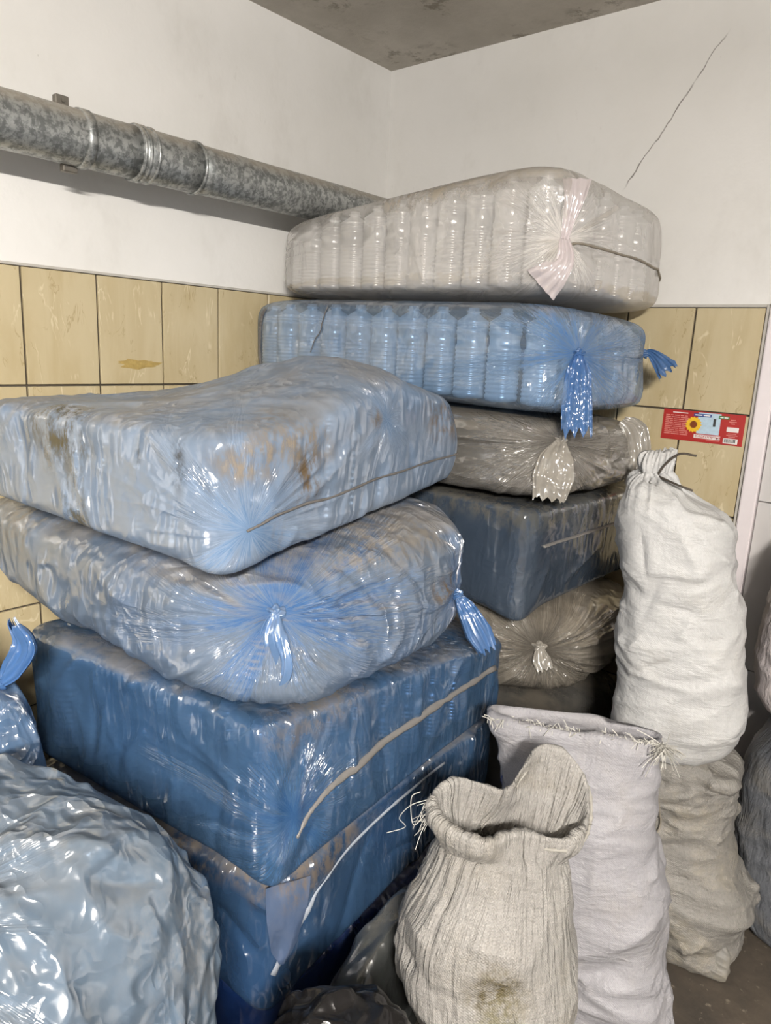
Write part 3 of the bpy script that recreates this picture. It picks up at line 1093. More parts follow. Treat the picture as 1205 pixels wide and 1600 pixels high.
# blue bale beneath it
k2, k2b = (1.150, -0.610, 1.510), (1.145, -0.16, 1.520)
A2 = Bag('bottle_bale', 'blue plastic bale of bottles with two knots, under the topmost clear bale', 'bag',
         hexa([(0.01, -0.70, 1.39), (1.16, -0.66, 1.355), (1.16, -0.10, 1.355), (0.02, -0.10, 1.38)],
              [(0.00, -0.69, 1.642), (1.13, -0.64, 1.630), (1.15, -0.10, 1.617), (0.02, -0.12, 1.637)]),
         e=7, res=120, crum=(0.004, 6, (1, 1, 0.5)), seed=11, lumps=0.008, ribs=(0.1, 0.004, (1, 0, 0)),
         gathers=[dict(g=k2, n=(0.55, -0.83, 0), reach=0.26, amp=0.013, freq=8, seed=6, dimple=0.022),
                  dict(g=k2b, n=(1, -0.1, 0), reach=0.2, amp=0.012, freq=7, seed=8, dimple=0.015)],
         folds=[((0.86, -0.67, 1.62), (1.14, -0.62, 1.51), 0.010, 0.010), ((1.15, -0.61, 1.51), (1.15, -0.18, 1.52), 0.012, 0.012)],
         rnd=[dict(count=60, pref=VERT, jitter=0.5, length=0.15, width=0.008, height=0.0035)])
A2.skin(film_mat('blue_bale_film', **BLUE, alpha=0.25, dust=0.5, knots=[(A2.local(k2), (0.55, -0.83, 0), 0.34), (A2.local(k2b), (1, -0.1, 0), 0.2)], drape=(3.2, 3.2, 0.5), crumple=0.5, rough=0.18,
                 stains=[(A2.local((1.1, -0.2, 1.46)), (0.08, 0.1, 0.1), SOOT, 0.5)], seed=2))
A2.add('knot', knot_mesh(A2.at_knot(k2, (0.55, -0.83, 0), 0.006), (0.55, -0.83, 0), 0.013, 1), M['blue_knot'])
A2.add('knot', knot_mesh(A2.at_knot(k2b, (1, -0.1, 0), 0.008), (1, -0.1, 0), 0.013, 2), M['blue_knot'])
pk = A2.at_knot(k2, (0.55, -0.83, 0), 0.010)
A2.add('tail', tail_mesh([pk, pk + (0.012, -0.018, -0.045), pk + (0.02, -0.024, -0.12), pk + (0.03, -0.03, -0.185)], [0.010, 0.03, 0.036, 0.036], [0.006, 0.010, 0.008, 0.008], (0.85, 0.5, 0.1), 3), M['blue_knot'])
pk = A2.at_knot(k2b, (1, -0.1, 0), 0.008)
A2.add('tail', tail_mesh([pk, pk + (0.022, 0, 0.002), pk + (0.05, -0.005, -0.018), pk + (0.078, -0.01, -0.045)], [0.007, 0.012, 0.022, 0.032], [0.004, 0.005, 0.007, 0.007], (0.5, 0.1, 0.85), 5, jag=0.008), M['blue_knot'])
A2.strand('tie_string', [(0.09, -0.72, 1.63), (0.06, -0.73, 1.55), (0.05, -0.73, 1.42)], 0.005, M['dark_string'], seed=3)
A2.strand('tie_string', [(0.37, -0.72, 1.65), (0.355, -0.73, 1.55), (0.33, -0.73, 1.48)], 0.0016, M['dark_string'], seed=4)
bottles(A2, 'front', [-0.88 + 0.168 * k for k in range(11)], 'ribbed bottle, %s from the left in the two-knot blue bale', 'bottles in the knotted blue bale', seed=3)
bottles(A2, 'end', [-0.37 + 0.33 * k for k in range(4)], 'ribbed bottle, %s back along the right end of the two-knot blue bale', 'bottles in the knotted blue bale', seed=4)

# clear grey bale
k3 = (1.140, -0.640, 1.300)
A3 = Bag('bottle_bale', 'greyish clear bag gathered in a star, third from the top of the back stack', 'bag',
         hexa([(0.1, -0.68, 1.15), (1.15, -0.70, 1.14), (1.18, -0.12, 1.15), (0.1, -0.1, 1.15)],
              [(0.1, -0.66, 1.38), (1.13, -0.66, 1.349), (1.15, -0.12, 1.349), (0.1, -0.1, 1.372)]),
         e=5, res=104, crum=(0.010, 7, (0.6, 0.6, 1.6)), seed=21, lumps=0.010,
         gathers=[dict(g=k3, n=(0.5, -0.86, 0), reach=0.24, amp=0.024, freq=8, seed=16, dimple=0.02)],
         rnd=[dict(count=60, pref=(1, 0, 0.1), jitter=0.35, length=0.2, width=0.009, height=0.005)])
A3.skin(film_mat('grey_clear_film', **GREY, alpha=0.62, gloss=6.5, dust=0.4, knots=[(A3.local(k3), (0.5, -0.86, 0), 0.34)], kstr=0.8, soft=0.45, drape=(0.7, 0.7, 3), crumple=1.2, rough=0.17, seed=3))
A3.add('knot', knot_mesh(A3.at_knot(k3, (0.5, -0.86, 0), 0.004), (0.5, -0.86, 0), 0.013, 5), M['clear_knot'])
pk = A3.at_knot(k3, (0.5, -0.86, 0), 0.008)
A3.add('tail', tail_mesh([pk, pk + (0.010, -0.035, -0.035), pk + (0.014, -0.05, -0.085), pk + (0.01, -0.05, -0.14)], [0.012, 0.040, 0.050, 0.040], [0.006, 0.007, 0.006, 0.005], (0.87, 0.48, 0.0), 13, jag=0.006), M['clear_knot'])
A3.add('tail', tail_mesh([(1.14, -0.30, 1.34), (1.165, -0.28, 1.31), (1.18, -0.27, 1.24), (1.175, -0.27, 1.17)], [0.015, 0.04, 0.04, 0.025], [0.01, 0.015, 0.013, 0.01], (0.8, 0.6, 0.1), 15, jag=0.01), M['clear_knot'])

# dark blue bale
A4 = Bag('bottle_bale', 'dusky dark blue bale with a grey strap, fourth in the back stack', 'bag',
         hexa([(0.1, -0.66, 0.88), (1.085, -0.675, 0.845), (1.14, -0.04, 0.88), (0.1, -0.1, 0.88)],
              [(0.1, -0.66, 1.14), (1.09, -0.665, 1.132), (1.15, -0.04, 1.142), (0.1, -0.1, 1.14)]),
         e=18, ears=[((1.08, -0.67, 0.855), (0.01, -0.012, -0.02), 0.07)], res=100, crum=(0.008, 6, (1, 1, 0.5)), seed=31, lumps=0.010,
         folds=[((0.98, -0.69, 1.06), (1.05, -0.69, 1.03), 0.012, 0.008)],
         rnd=[dict(count=60, pref=(0.2, 0.3, 1), jitter=0.5, length=0.16, width=0.009, height=0.005)])
A4.skin(film_mat('dark_blue_film', **DARK, alpha=0.82, dust=0.9, dust_col=(0.115, 0.108, 0.092), drape=(3, 3, 0.6), crumple=0.6, rough=0.2,
                 stains=[(A4.local((1.0, -0.66, 1.13)), (0.4, 0.3, 0.06), (0.115, 0.108, 0.092), 0.9), (A4.local((1.12, -0.4, 1.10)), (0.25, 0.4, 0.09), (0.075, 0.078, 0.076), 0.9)], seed=4))
A4.strand('strap', [(1.09, -0.60, 1.03), (1.13, -0.35, 1.04), (1.15, -0.06, 1.055)], 0.006, M['tape'], flat=0.4, seed=5)
bottles(A4, 'front', [0.50 + 0.175 * k for k in range(3)], 'ribbed bottle, %s from the left in the dusky dark blue bale', 'bottles in the dusky bale', seed=5)

# round grey bag
k5 = (1.165, -0.660, 0.750)
A5 = Bag('bottle_bag', 'round dusty grey clear bag with star gather, near the bottom of the back stack', 'bag',
         hexa([(0.5, -0.62, 0.59), (1.19, -0.68, 0.585), (1.225, -0.04, 0.60), (0.5, -0.05, 0.6)],
              [(0.5, -0.62, 0.868), (1.15, -0.66, 0.845), (1.225, -0.04, 0.874), (0.5, -0.05, 0.87)]),
         e=3.4, res=96, seed=41, lumps=0.010,
         gathers=[dict(g=k5, n=(0.6, -0.8, 0), reach=0.24, amp=0.026, freq=9, seed=26, dimple=0.03)],
         rnd=[dict(count=30, pref=VERT, jitter=0.6, length=0.14, width=0.008, height=0.004)])
A5.skin(film_mat('dusty_grey_film', body=(0.235, 0.21, 0.172), deep=(0.10, 0.088, 0.072), tint=(0.8, 0.77, 0.72), alpha=0.9, dust=0.4,
                 knots=[(A5.local(k5), (0.6, -0.8, 0), 0.36)], kstr=0.9, soft=0.55, drape=(2, 2, 2), crumple=0.8, gloss=5.5, rough=0.18, seed=5))
A5.add('knot', knot_mesh(A5.at_knot(k5, (0.6, -0.8, 0), 0.002), (0.6, -0.8, 0), 0.015, 7), M['clear_knot'])
pk = A5.at_knot(k5, (0.6, -0.8, 0), 0.006)
A5.add('tail', tail_mesh([pk, pk + (0.015, -0.012, -0.025), pk + (0.03, -0.012, -0.05)], [0.010, 0.024, 0.022], [0.006, 0.007, 0.006], (0.8, 0.6, 0.3), 17, jag=0.004), M['clear_knot'])
A6 = Bag('refuse_bag', 'dark grey bag at the foot of the back stack, under the round grey bag', 'bag',
         hexa([(0.3, -0.63, 0), (1.18, -0.63, 0), (1.20, -0.1, 0), (0.3, -0.1, 0)],
              [(0.3, -0.63, 0.577), (1.17, -0.63, 0.577), (1.19, -0.1, 0.580), (0.3, -0.1, 0.577)]),
         e=7, res=50, seed=51, lumps=0.012)
A6.skin(film_mat('dark_grey_film', (0.10, 0.095, 0.085), (0.3, 0.3, 0.3), 0.95, (0.04, 0.04, 0.04), dust=0.5, dust_col=(0.2, 0.17, 0.13), seed=6))

gap_filler = Bag('rubbish_bag', 'black filler bag added to darken the gap behind the bright tied sack', 'bag',  # added filler that stands in for the deep shade in this gap
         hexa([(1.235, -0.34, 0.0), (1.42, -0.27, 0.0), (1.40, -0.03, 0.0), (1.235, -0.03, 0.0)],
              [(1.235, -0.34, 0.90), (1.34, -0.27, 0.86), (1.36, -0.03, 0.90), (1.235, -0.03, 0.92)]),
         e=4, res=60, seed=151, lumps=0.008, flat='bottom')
gap_filler.skin(film_mat('gap_shade_black_film', (0.010, 0.010, 0.010), (0.1, 0.1, 0.1), 1.06, (0.006, 0.006, 0.006), dust=0.0, grain=0.1, gloss=0.5, rough=0.3, seed=16))

# ---- front stack ------------------------------------------------------------
B1 = Bag('bottle_bale', 'pale dusty blue bale with dirt streaks on top of the front stack', 'bag',
         hexa([(0.27, -1.63, 1.155), (1.03, -1.545, 1.115), (0.89, -0.70, 1.18), (0.20, -0.95, 1.18)],
              [(0.28, -1.635, 1.365), (1.04, -1.545, 1.365), (0.89, -0.70, 1.375), (0.20, -0.95, 1.36)]),
         e=10, flat='bottom', ears=[((1.02, -1.53, 1.125), (0.02, -0.02, -0.012), 0.07), ((0.885, -0.72, 1.27), (0.02, 0.02, 0.0), 0.08)], res=128, crum=(0.009, 5.5, (1, 1, 0.6)), seed=61, lumps=0.008, warp=lambda V, q: V + np.array([0, 0, 1.0]) * (0.105 * np.clip(q[:, 2], 0, 1) * np.exp(-(((V[:, 0] - 0.76) / 0.30) ** 2 + ((V[:, 1] + 1.05) / 0.26) ** 2)))[:, None],
         folds=[((1.03, -1.53, 1.12), (1.035, -1.535, 1.36), 0.014, 0.012), ((1.02, -1.46, 1.19), (1.03, -1.35, 1.38), 0.012, 0.010),
                ((1.00, -1.52, 1.20), (0.98, -1.56, 1.36), 0.010, 0.009), ((1.02, -1.5, 1.2), (0.93, -1.57, 1.31), 0.009, -0.008),
                ((0.99, -1.5, 1.20), (0.97, -1.25, 1.36), 0.010, 0.008), ((1.0, -1.35, 1.22), (0.98, -1.1, 1.38), 0.010, 0.008),
                ((0.70, -1.1, 1.48), (0.98, -1.2, 1.37), 0.012, 0.006), ((0.70, -1.1, 1.48), (0.9, -0.95, 1.39), 0.012, 0.007)],
         gathers=[dict(g=(1.025, -1.49, 1.20), n=(0.75, -0.66, 0), reach=0.2, amp=0.010, freq=6, seed=36, dimple=0.006)],
         rnd=[dict(count=80, pref=(0.2, 0.1, 1), jitter=0.5, length=0.16, width=0.009, height=0.005)])
B1.skin(film_mat('pale_blue_film', **PALE, alpha=0.62, dust=0.45, knots=[(B1.local((1.025, -1.49, 1.20)), (0.75, -0.66, 0), 0.22), (B1.local((0.965, -1.08, 1.36)), (1, 0, 0.2), 0.12)], drape=(3.0, 3.0, 0.6), crumple=1.4, rough=0.19,
                 stains=[(B1.local((0.61, -1.60, 1.32)), (0.12, 0.08, 0.10), (0.10, 0.085, 0.05), 1.0), (B1.local((0.66, -1.60, 1.20)), (0.06, 0.06, 0.10), (0.10, 0.085, 0.05), 0.95),
                         (B1.local((1.0, -1.40, 1.33)), (0.18, 0.20, 0.06), (0.235, 0.20, 0.16), 1.0), (B1.local((1.01, -1.34, 1.27)), (0.06, 0.05, 0.11), (0.12, 0.085, 0.05), 1.0),
                         (B1.local((0.93, -0.80, 1.35)), (0.10, 0.13, 0.07), (0.15, 0.11, 0.075), 1.0), (B1.local((0.97, -1.12, 1.36)), (0.05, 0.03, 0.03), (0.15, 0.11, 0.07), 0.8),
                         (B1.local((1.03, -1.41, 1.17)), (0.04, 0.025, 0.05), (0.14, 0.10, 0.06), 0.95), (B1.local((0.83, -1.57, 1.29)), (0.008, 0.05, 0.06), SOOT, 1.0), (B1.local((0.92, -1.56, 1.30)), (0.02, 0.05, 0.08), SOOT, 0.85)], seed=7))
B1.strand('tie_string', [(1.03, -1.49, 1.20), (1.02, -1.40, 1.215), (0.98, -1.1, 1.235), (0.93, -0.80, 1.25), (0.88, -0.72, 1.255)], 0.0022, M['dark_string'], seed=6)
bottles(B1, 'end', [-0.86 + 0.228 * k for k in range(8)], 'bottle, %s from the front corner along the right side of the pale dusty bale', 'bottles in the pale dusty bale', seed=6)
bottles(B1, 'front', [0.50 - 0.24 * k for k in range(6)], 'bottle, %s from the front corner along the left side of the pale dusty bale', 'bottles in the pale dusty bale', seed=7)

k6, k6b = (1.055, -1.475, 1.035), (1.040, -0.86, 0.945)
B2 = Bag('bottle_bale', 'shiny blue bale with a twisted knot at its front, under the pale dusty bale', 'bag',
         hexa([(0.07, -1.60, 0.93), (1.10, -1.545, 0.843), (1.06, -0.72, 0.80), (0.07, -0.75, 0.88)],
              [(0.07, -1.60, 1.150), (1.03, -1.545, 1.106), (1.02, -0.72, 1.166), (0.07, -0.75, 1.163)]),
         e=4.6, res=128, crum=(0.012, 6, (0.9, 0.9, 0.9)), seed=71, lumps=0.012,
         gathers=[dict(g=k6, n=(0.62, -0.78, 0), reach=0.30, amp=0.017, freq=9, seed=46, dimple=0.026),
                  dict(g=k6b, n=(0.95, 0.2, 0), reach=0.2, amp=0.014, freq=8, seed=47, dimple=0.02)],
         folds=[((1.06, -1.47, 1.035), (1.06, -0.88, 0.95), 0.016, 0.012), ((1.05, -1.47, 1.035), (0.7, -1.57, 1.12), 0.014, 0.008),
                ((1.05, -1.48, 1.04), (1.02, -1.46, 1.16), 0.010, 0.012)],
         rnd=[dict(count=90, pref=(0.5, 0.5, 0.6), jitter=0.6, length=0.17, width=0.009, height=0.006)])
B2.skin(film_mat('shiny_blue_film', body=(0.17, 0.215, 0.28), deep=(0.045, 0.12, 0.28), tint=BLUE['tint'], alpha=0.74, dust=0.6, kstr=1.3, soft=0.25, knots=[(B2.local(k6), (0.62, -0.78, 0), 0.42), (B2.local(k6b), (0.95, 0.2, 0), 0.26)], drape=(2.6, 2.6, 0.8), crumple=1.9, fine=1.2, rough=0.18,
                 stains=[(B2.local((1.05, -0.95, 0.98)), (0.04, 0.07, 0.05), (0.13, 0.09, 0.05), 0.95), (B2.local((1.02, -1.15, 1.12)), (0.2, 0.28, 0.06), (0.27, 0.235, 0.19), 0.75), (B2.local((0.35, -1.6, 1.08)), (0.12, 0.1, 0.08), (0.2, 0.18, 0.15), 0.6)], seed=8))
B2.add('knot', knot_mesh(B2.at_knot(k6, (0.62, -0.78, 0), 0.006), (0.62, -0.78, 0), 0.014, 9), M['pale_knot'])
p6 = B2.at_knot(k6, (0.62, -0.78, 0), 0.012)
B2.add('tail', tail_mesh([p6, p6 + (0.012, -0.016, -0.035), p6 + (0.03, -0.012, -0.085), p6 + (0.022, -0.02, -0.14)], [0.008, 0.024, 0.026, 0.014], [0.006, 0.010, 0.012, 0.008], (0.78, 0.62, 0), 23, jag=0.006, twist=0.8), M['pale_knot'])
p6b = B2.at_knot(k6b, (0.95, 0.2, 0), 0.008)
B2.add('knot', knot_mesh(p6b, (0.95, 0.2, 0), 0.013, 10), M['blue_knot'])
B2.add('tail', tail_mesh([p6b, p6b + (0.02, 0.01, -0.03), p6b + (0.055, 0.02, -0.085), p6b + (0.08, 0.03, -0.125)], [0.008, 0.022, 0.032, 0.024], [0.005, 0.009, 0.010, 0.008], (0.7, 0.6, 0.2), 25, jag=0.008), M['blue_knot'])

B3 = Bag('bottle_bale', 'blue bale with a diagonal grey strap, third down in the front stack', 'bag',
         hexa([(0.40, -1.60, 0.585), (1.055, -1.455, 0.51), (1.06, -0.66, 0.60), (0.35, -0.70, 0.6)],
              [(0.38, -1.595, 0.885), (1.03, -1.455, 0.836), (1.05, -0.66, 0.79), (0.35, -0.70, 0.84)]),
         e=18, ears=[((1.05, -1.45, 0.52), (0.012, -0.012, -0.006), 0.07)], res=128, crum=(0.009, 6, (1, 1, 0.45)), seed=81, lumps=0.008,
         folds=[((1.05, -1.44, 0.53), (1.03, -1.44, 0.84), 0.012, 0.010), ((1.06, -1.40, 0.55), (1.04, -1.38, 0.72), 0.010, 0.008),
                ((0.55, -1.6, 0.86), (0.75, -1.54, 0.60), 0.012, 0.008), ((0.62, -1.57, 0.87), (0.9, -1.5, 0.58), 0.012, 0.007), ((0.75, -1.54, 0.87), (1.0, -1.47, 0.66), 0.012, 0.008)],
         gathers=[dict(g=(1.055, -1.40, 0.64), n=(1, -0.2, 0), reach=0.14, amp=0.008, freq=6, seed=56, dimple=0.003)],
         rnd=[dict(count=70, pref=(0.4, 0.1, 1), jitter=0.45, length=0.2, width=0.009, height=0.005)])
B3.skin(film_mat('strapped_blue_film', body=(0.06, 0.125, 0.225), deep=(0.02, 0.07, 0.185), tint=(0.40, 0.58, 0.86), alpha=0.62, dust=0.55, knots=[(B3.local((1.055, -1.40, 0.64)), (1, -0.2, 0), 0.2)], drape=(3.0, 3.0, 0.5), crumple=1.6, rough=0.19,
                 stains=[(B3.local((1.04, -1.30, 0.82)), (0.1, 0.25, 0.06), (0.2, 0.175, 0.145), 0.75)], seed=9))
B3.strand('strap', [(1.06, -1.40, 0.60), (1.06, -1.34, 0.645), (1.06, -1.25, 0.67), (1.06, -1.0, 0.70), (1.06, -0.72, 0.725)], [0.003, 0.005, 0.0085, 0.0085, 0.007], M['tape'], flat=0.4, seed=8)
bottles(B3, 'end', [-0.88 + 0.215 * k for k in range(8)], 'bottle, %s from the front corner along the right side of the strapped blue bale', 'bottles in the strapped bale', seed=8, gap=0.016)
bottles(B3, 'front', [0.52 - 0.265 * k for k in range(6)], 'bottle, %s from the front corner along the left side of the strapped blue bale', 'bottles in the strapped bale', seed=9, gap=0.016)

B4 = Bag('bottle_bale', 'deep blue bale with a white taped seam, fourth down in the front stack', 'bag',
         hexa([(0.40, -1.62, 0.29), (1.045, -1.455, 0.225), (1.05, -0.66, 0.36), (0.35, -0.70, 0.34)],
              [(0.40, -1.60, 0.572), (1.03, -1.45, 0.502), (1.05, -0.66, 0.588), (0.35, -0.70, 0.588)]),
         e=14, ears=[((1.04, -1.45, 0.235), (0.012, -0.012, -0.02), 0.07)], res=116, crum=(0.010, 6, (1, 1, 0.5)), seed=91, lumps=0.009,
         folds=[((1.04, -1.44, 0.24), (1.03, -1.44, 0.5), 0.014, 0.010)],
         rnd=[dict(count=70, pref=(0.5, -0.1, -0.7), jitter=0.4, length=0.18, width=0.010, height=0.006)])
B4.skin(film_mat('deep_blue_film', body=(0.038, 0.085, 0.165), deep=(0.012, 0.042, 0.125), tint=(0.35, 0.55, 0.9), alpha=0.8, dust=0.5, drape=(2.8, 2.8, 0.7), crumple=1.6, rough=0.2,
                 stains=[(B4.local((1.03, -1.33, 0.50)), (0.12, 0.2, 0.06), (0.19, 0.15, 0.11), 0.8), (B4.local((0.85, -1.5, 0.52)), (0.2, 0.1, 0.06), (0.19, 0.155, 0.12), 0.75)], seed=10))
B4.strand('seam_tape', [(1.055, -1.44, 0.31), (1.06, -1.36, 0.40), (1.06, -1.31, 0.445), (1.06, -1.1, 0.50), (1.06, -0.9, 0.53)], [0.007, 0.006, 0.002, 0.0035, 0.003], M['white_tape'], flat=0.35, seed=9)
fp = [B4.onto(p, 0.006)[0] for p in ((1.06, -1.40, 0.50), (1.06, -1.41, 0.43), (1.06, -1.415, 0.36), (1.06, -1.42, 0.325))]
B4.add('film_flap', tail_mesh(fp, [0.05, 0.045, 0.03, 0.006], [0.003, 0.003, 0.003, 0.002], (0.15, 0.95, 0.2), 29, jag=0.0, pleats=1.2), film_mat('flap_film', (0.13, 0.175, 0.27), (0.5, 0.65, 0.9), 0.7, (0.06, 0.11, 0.24), dust=0.1, crumple=1.2, stains=[(B4.local((1.05, -1.38, 0.48)), (0.06, 0.06, 0.06), (0.2, 0.16, 0.12), 0.8)]))

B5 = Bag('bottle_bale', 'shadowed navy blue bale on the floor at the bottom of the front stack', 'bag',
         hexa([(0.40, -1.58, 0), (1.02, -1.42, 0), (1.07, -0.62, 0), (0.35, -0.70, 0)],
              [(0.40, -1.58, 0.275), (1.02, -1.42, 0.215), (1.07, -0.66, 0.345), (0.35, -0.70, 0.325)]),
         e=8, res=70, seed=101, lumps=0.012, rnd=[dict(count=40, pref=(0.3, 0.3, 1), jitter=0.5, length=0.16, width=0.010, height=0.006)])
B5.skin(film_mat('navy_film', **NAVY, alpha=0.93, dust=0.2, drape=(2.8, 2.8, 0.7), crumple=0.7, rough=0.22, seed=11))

# ---- loose bags in front ----------------------------------------------------
k7 = (1.02, -2.03, 0.80)
C2 = Bag('plastic_bag', 'big crumpled pale blue translucent bag in the lower left foreground', 'bag',
         hexa([(0.66, -2.35, 0.0), (1.35, -2.20, 0.0), (1.26, -1.60, 0.0), (0.68, -1.64, 0.0)],
              [(0.68, -2.30, 0.87), (1.22, -2.20, 0.84), (1.15, -1.60, 0.84), (0.72, -1.64, 0.87)]),
         e=3.0, res=150, flat='bottom', crum=(0.024, 5.5, (1.2, 1.2, 0.6)), seed=111, lumps=0.02, lump_scale=4,
         gathers=[dict(g=k7, n=(0.7, -0.2, 0.7), reach=0.3, amp=0.012, freq=6, seed=66, dimple=0.02)],
         folds=[((1.05, -1.98, 0.84), (1.20, -1.70, 0.42), 0.022, -0.020), ((1.0, -1.95, 0.9), (1.1, -1.68, 0.66), 0.02, 0.014), ((1.08, -2.0, 0.8), (1.2, -1.8, 0.45), 0.016, 0.016),
                ((1.05, -1.96, 0.85), (1.24, -1.68, 0.30), 0.020, 0.020), ((1.06, -2.05, 0.83), (1.30, -1.82, 0.30), 0.022, 0.022), ((1.10, -2.08, 0.80), (1.32, -2.0, 0.25), 0.020, 0.018),
                ((1.02, -1.9, 0.88), (1.16, -1.66, 0.72), 0.016, 0.014), ((1.15, -1.95, 0.70), (1.30, -1.78, 0.45), 0.018, -0.016), ((1.2, -1.75, 0.6), (1.27, -1.68, 0.2), 0.018, 0.016), ((1.12, -2.0, 0.75), (1.25, -1.9, 0.6), 0.014, 0.014)],
         rnd=[dict(count=120, pref=(0.3, 0.5, -0.7), jitter=0.5, length=0.2, width=0.013, height=0.010), dict(count=120, pref=(0, 0, 1), jitter=2, length=0.08, width=0.009, height=0.006)])
C2.skin(film_mat('pale_crumpled_film', body=(0.145, 0.195, 0.255), deep=(0.06, 0.12, 0.21), tint=(0.72, 0.84, 0.97), alpha=0.80, dust=0.25, knots=[(C2.local(k7), (0.7, -0.2, 0.7), 0.24)], kstr=0.7, drape=(2.6, 2.6, 1.0), crumple=3.2, fine=3.0, soft=0.3, gloss=5, rough=0.2,
                 stains=[(C2.local((1.12, -1.75, 0.55)), (0.2, 0.25, 0.22), (0.25, 0.245, 0.235), 0.45)], seed=12))
C2.add('knot', knot_mesh(C2.at_knot(k7, (0.7, -0.2, 0.7), 0.006), (0.7, -0.2, 0.7), 0.022, 11), M['pale_knot'])

k8 = (0.58, -1.72, 0.86)
C1 = Bag('plastic_bag', 'small glossy blue bag with a tied tail at the left edge', 'bag',
         hexa([(0.10, -2.05, 0.0), (0.62, -2.0, 0.0), (0.69, -1.64, 0.0), (0.10, -1.66, 0.0)],
              [(0.15, -2.05, 0.87), (0.60, -2.0, 0.88), (0.71, -1.63, 0.90), (0.15, -1.66, 0.92)]),
         e=4, res=90, flat='bottom', crum=(0.02, 8, (1, 1, 1)), seed=121, lumps=0.012,
         gathers=[dict(g=k8, n=(0.5, 0, 0.86), reach=0.15, amp=0.018, freq=7, seed=76, dimple=0.02)],
         rnd=[dict(count=70, pref=(0, 0, 1), jitter=1, length=0.1, width=0.010, height=0.007)])
C1.skin(film_mat('glossy_blue_film', body=(0.12, 0.19, 0.30), deep=(0.04, 0.11, 0.25), tint=(0.5, 0.68, 0.92), alpha=0.78, dust=0.05, knots=[(C1.local(k8), (0.5, 0, 0.86), 0.2)], drape=(2, 2, 2), crumple=2.6, fine=2.5, gloss=4.5, rough=0.18, seed=13))
p8 = C1.at_knot(k8, (0.5, 0, 0.86), 0.004)
C1.add('knot', knot_mesh(p8, (0.5, 0, 0.86), 0.015, 12), M['blue_knot'])
C1.add('tail', tail_mesh([p8, p8 + (0.015, 0.02, 0.03), p8 + (0.03, 0.04, 0.075), p8 + (0.015, 0.03, 0.12)], [0.008, 0.024, 0.028, 0.014], [0.005, 0.009, 0.010, 0.006], (0.85, 0.5, 0.1), 33), M['blue_knot'])

D1 = Bag('rubbish_bag', 'black plastic rubbish bag at the bottom edge between the bales and sacks', 'bag',
         hexa([(1.31, -1.80, 0.0), (1.52, -1.62, 0.0), (1.42, -1.36, 0.0), (1.17, -1.49, 0.0)],
              [(1.27, -1.74, 0.50), (1.48, -1.60, 0.50), (1.40, -1.38, 0.50), (1.13, -1.49, 0.51)]),
         e=3.2, res=90, flat='bottom', crum=(0.022, 9, (1, 1, 1)), seed=131, lumps=0.014, lump_scale=8,
         rnd=[dict(count=90, pref=(0.7, 0.7, 0), jitter=0.6, length=0.12, width=0.010, height=0.009)])
D1.skin(film_mat('black_film', (0.012, 0.011, 0.011), (0.1, 0.1, 0.1), 1.06, (0.006, 0.006, 0.006), dust=0.0, crumple=1.8, fine=1.4, drape=(2, 2, 2), rough=0.2, grain=0.1, gloss=0.9, seed=14))
D2 = Bag('plastic_bag', 'smoky translucent bag squeezed between the navy bale and the beige sack', 'bag',
         hexa([(1.085, -1.38, 0.0), (1.20, -1.36, 0.0), (1.17, -1.05, 0.0), (1.085, -1.05, 0.0)],
              [(1.085, -1.36, 0.29), (1.19, -1.34, 0.33), (1.165, -1.08, 0.39), (1.085, -1.08, 0.38)]),
         e=3.6, res=70, flat='bottom', seed=141, lumps=0.010,
         rnd=[dict(count=30, pref=(0.3, 0.5, 1), jitter=0.5, length=0.16, width=0.012, height=0.006)])
D2.skin(film_mat('smoky_film', (0.075, 0.08, 0.077), (0.45, 0.5, 0.5), 0.75, (0.04, 0.045, 0.045), dust=0.2, crumple=0.5, rough=0.25, seed=15))

# ------------------------------------------------------------------ woven sacks


def ell(cx, cy, z, rx, ry, rot, e=2.4, tilt=0.0, n=240):
    a = np.linspace(0, 2 * math.pi, n, endpoint=False)
    c, s = np.cos(a), np.sin(a)
    x = rx * np.sign(c) * np.abs(c) ** (2 / e)
    y = ry * np.sign(s) * np.abs(s) ** (2 / e)
    r = math.radians(rot)
    return np.stack([cx + x * math.cos(r) - y * math.sin(r), cy + x * math.sin(r) + y * math.cos(r), z + tilt * x / max(rx, 1e-3)], 1)


def loop(pts, n=240):
    pts = np.array(pts, float)
    p = np.vstack([pts[-2:], pts, pts[:3]])
    s = spline(p, len(p) * 30)
    s = s[60:60 + len(pts) * 30 + 31]
    i0 = np.argmin(np.linalg.norm(s[:90] - pts[0], axis=1))
    d = np.linalg.norm(s[i0 + 60:] - pts[0], axis=1)
    i1 = i0 + 60 + np.argmin(d)
    s = s[i0:i1 + 1]
    return s[np.linspace(0, len(s) - 1, n + 1).astype(int)[:-1]]


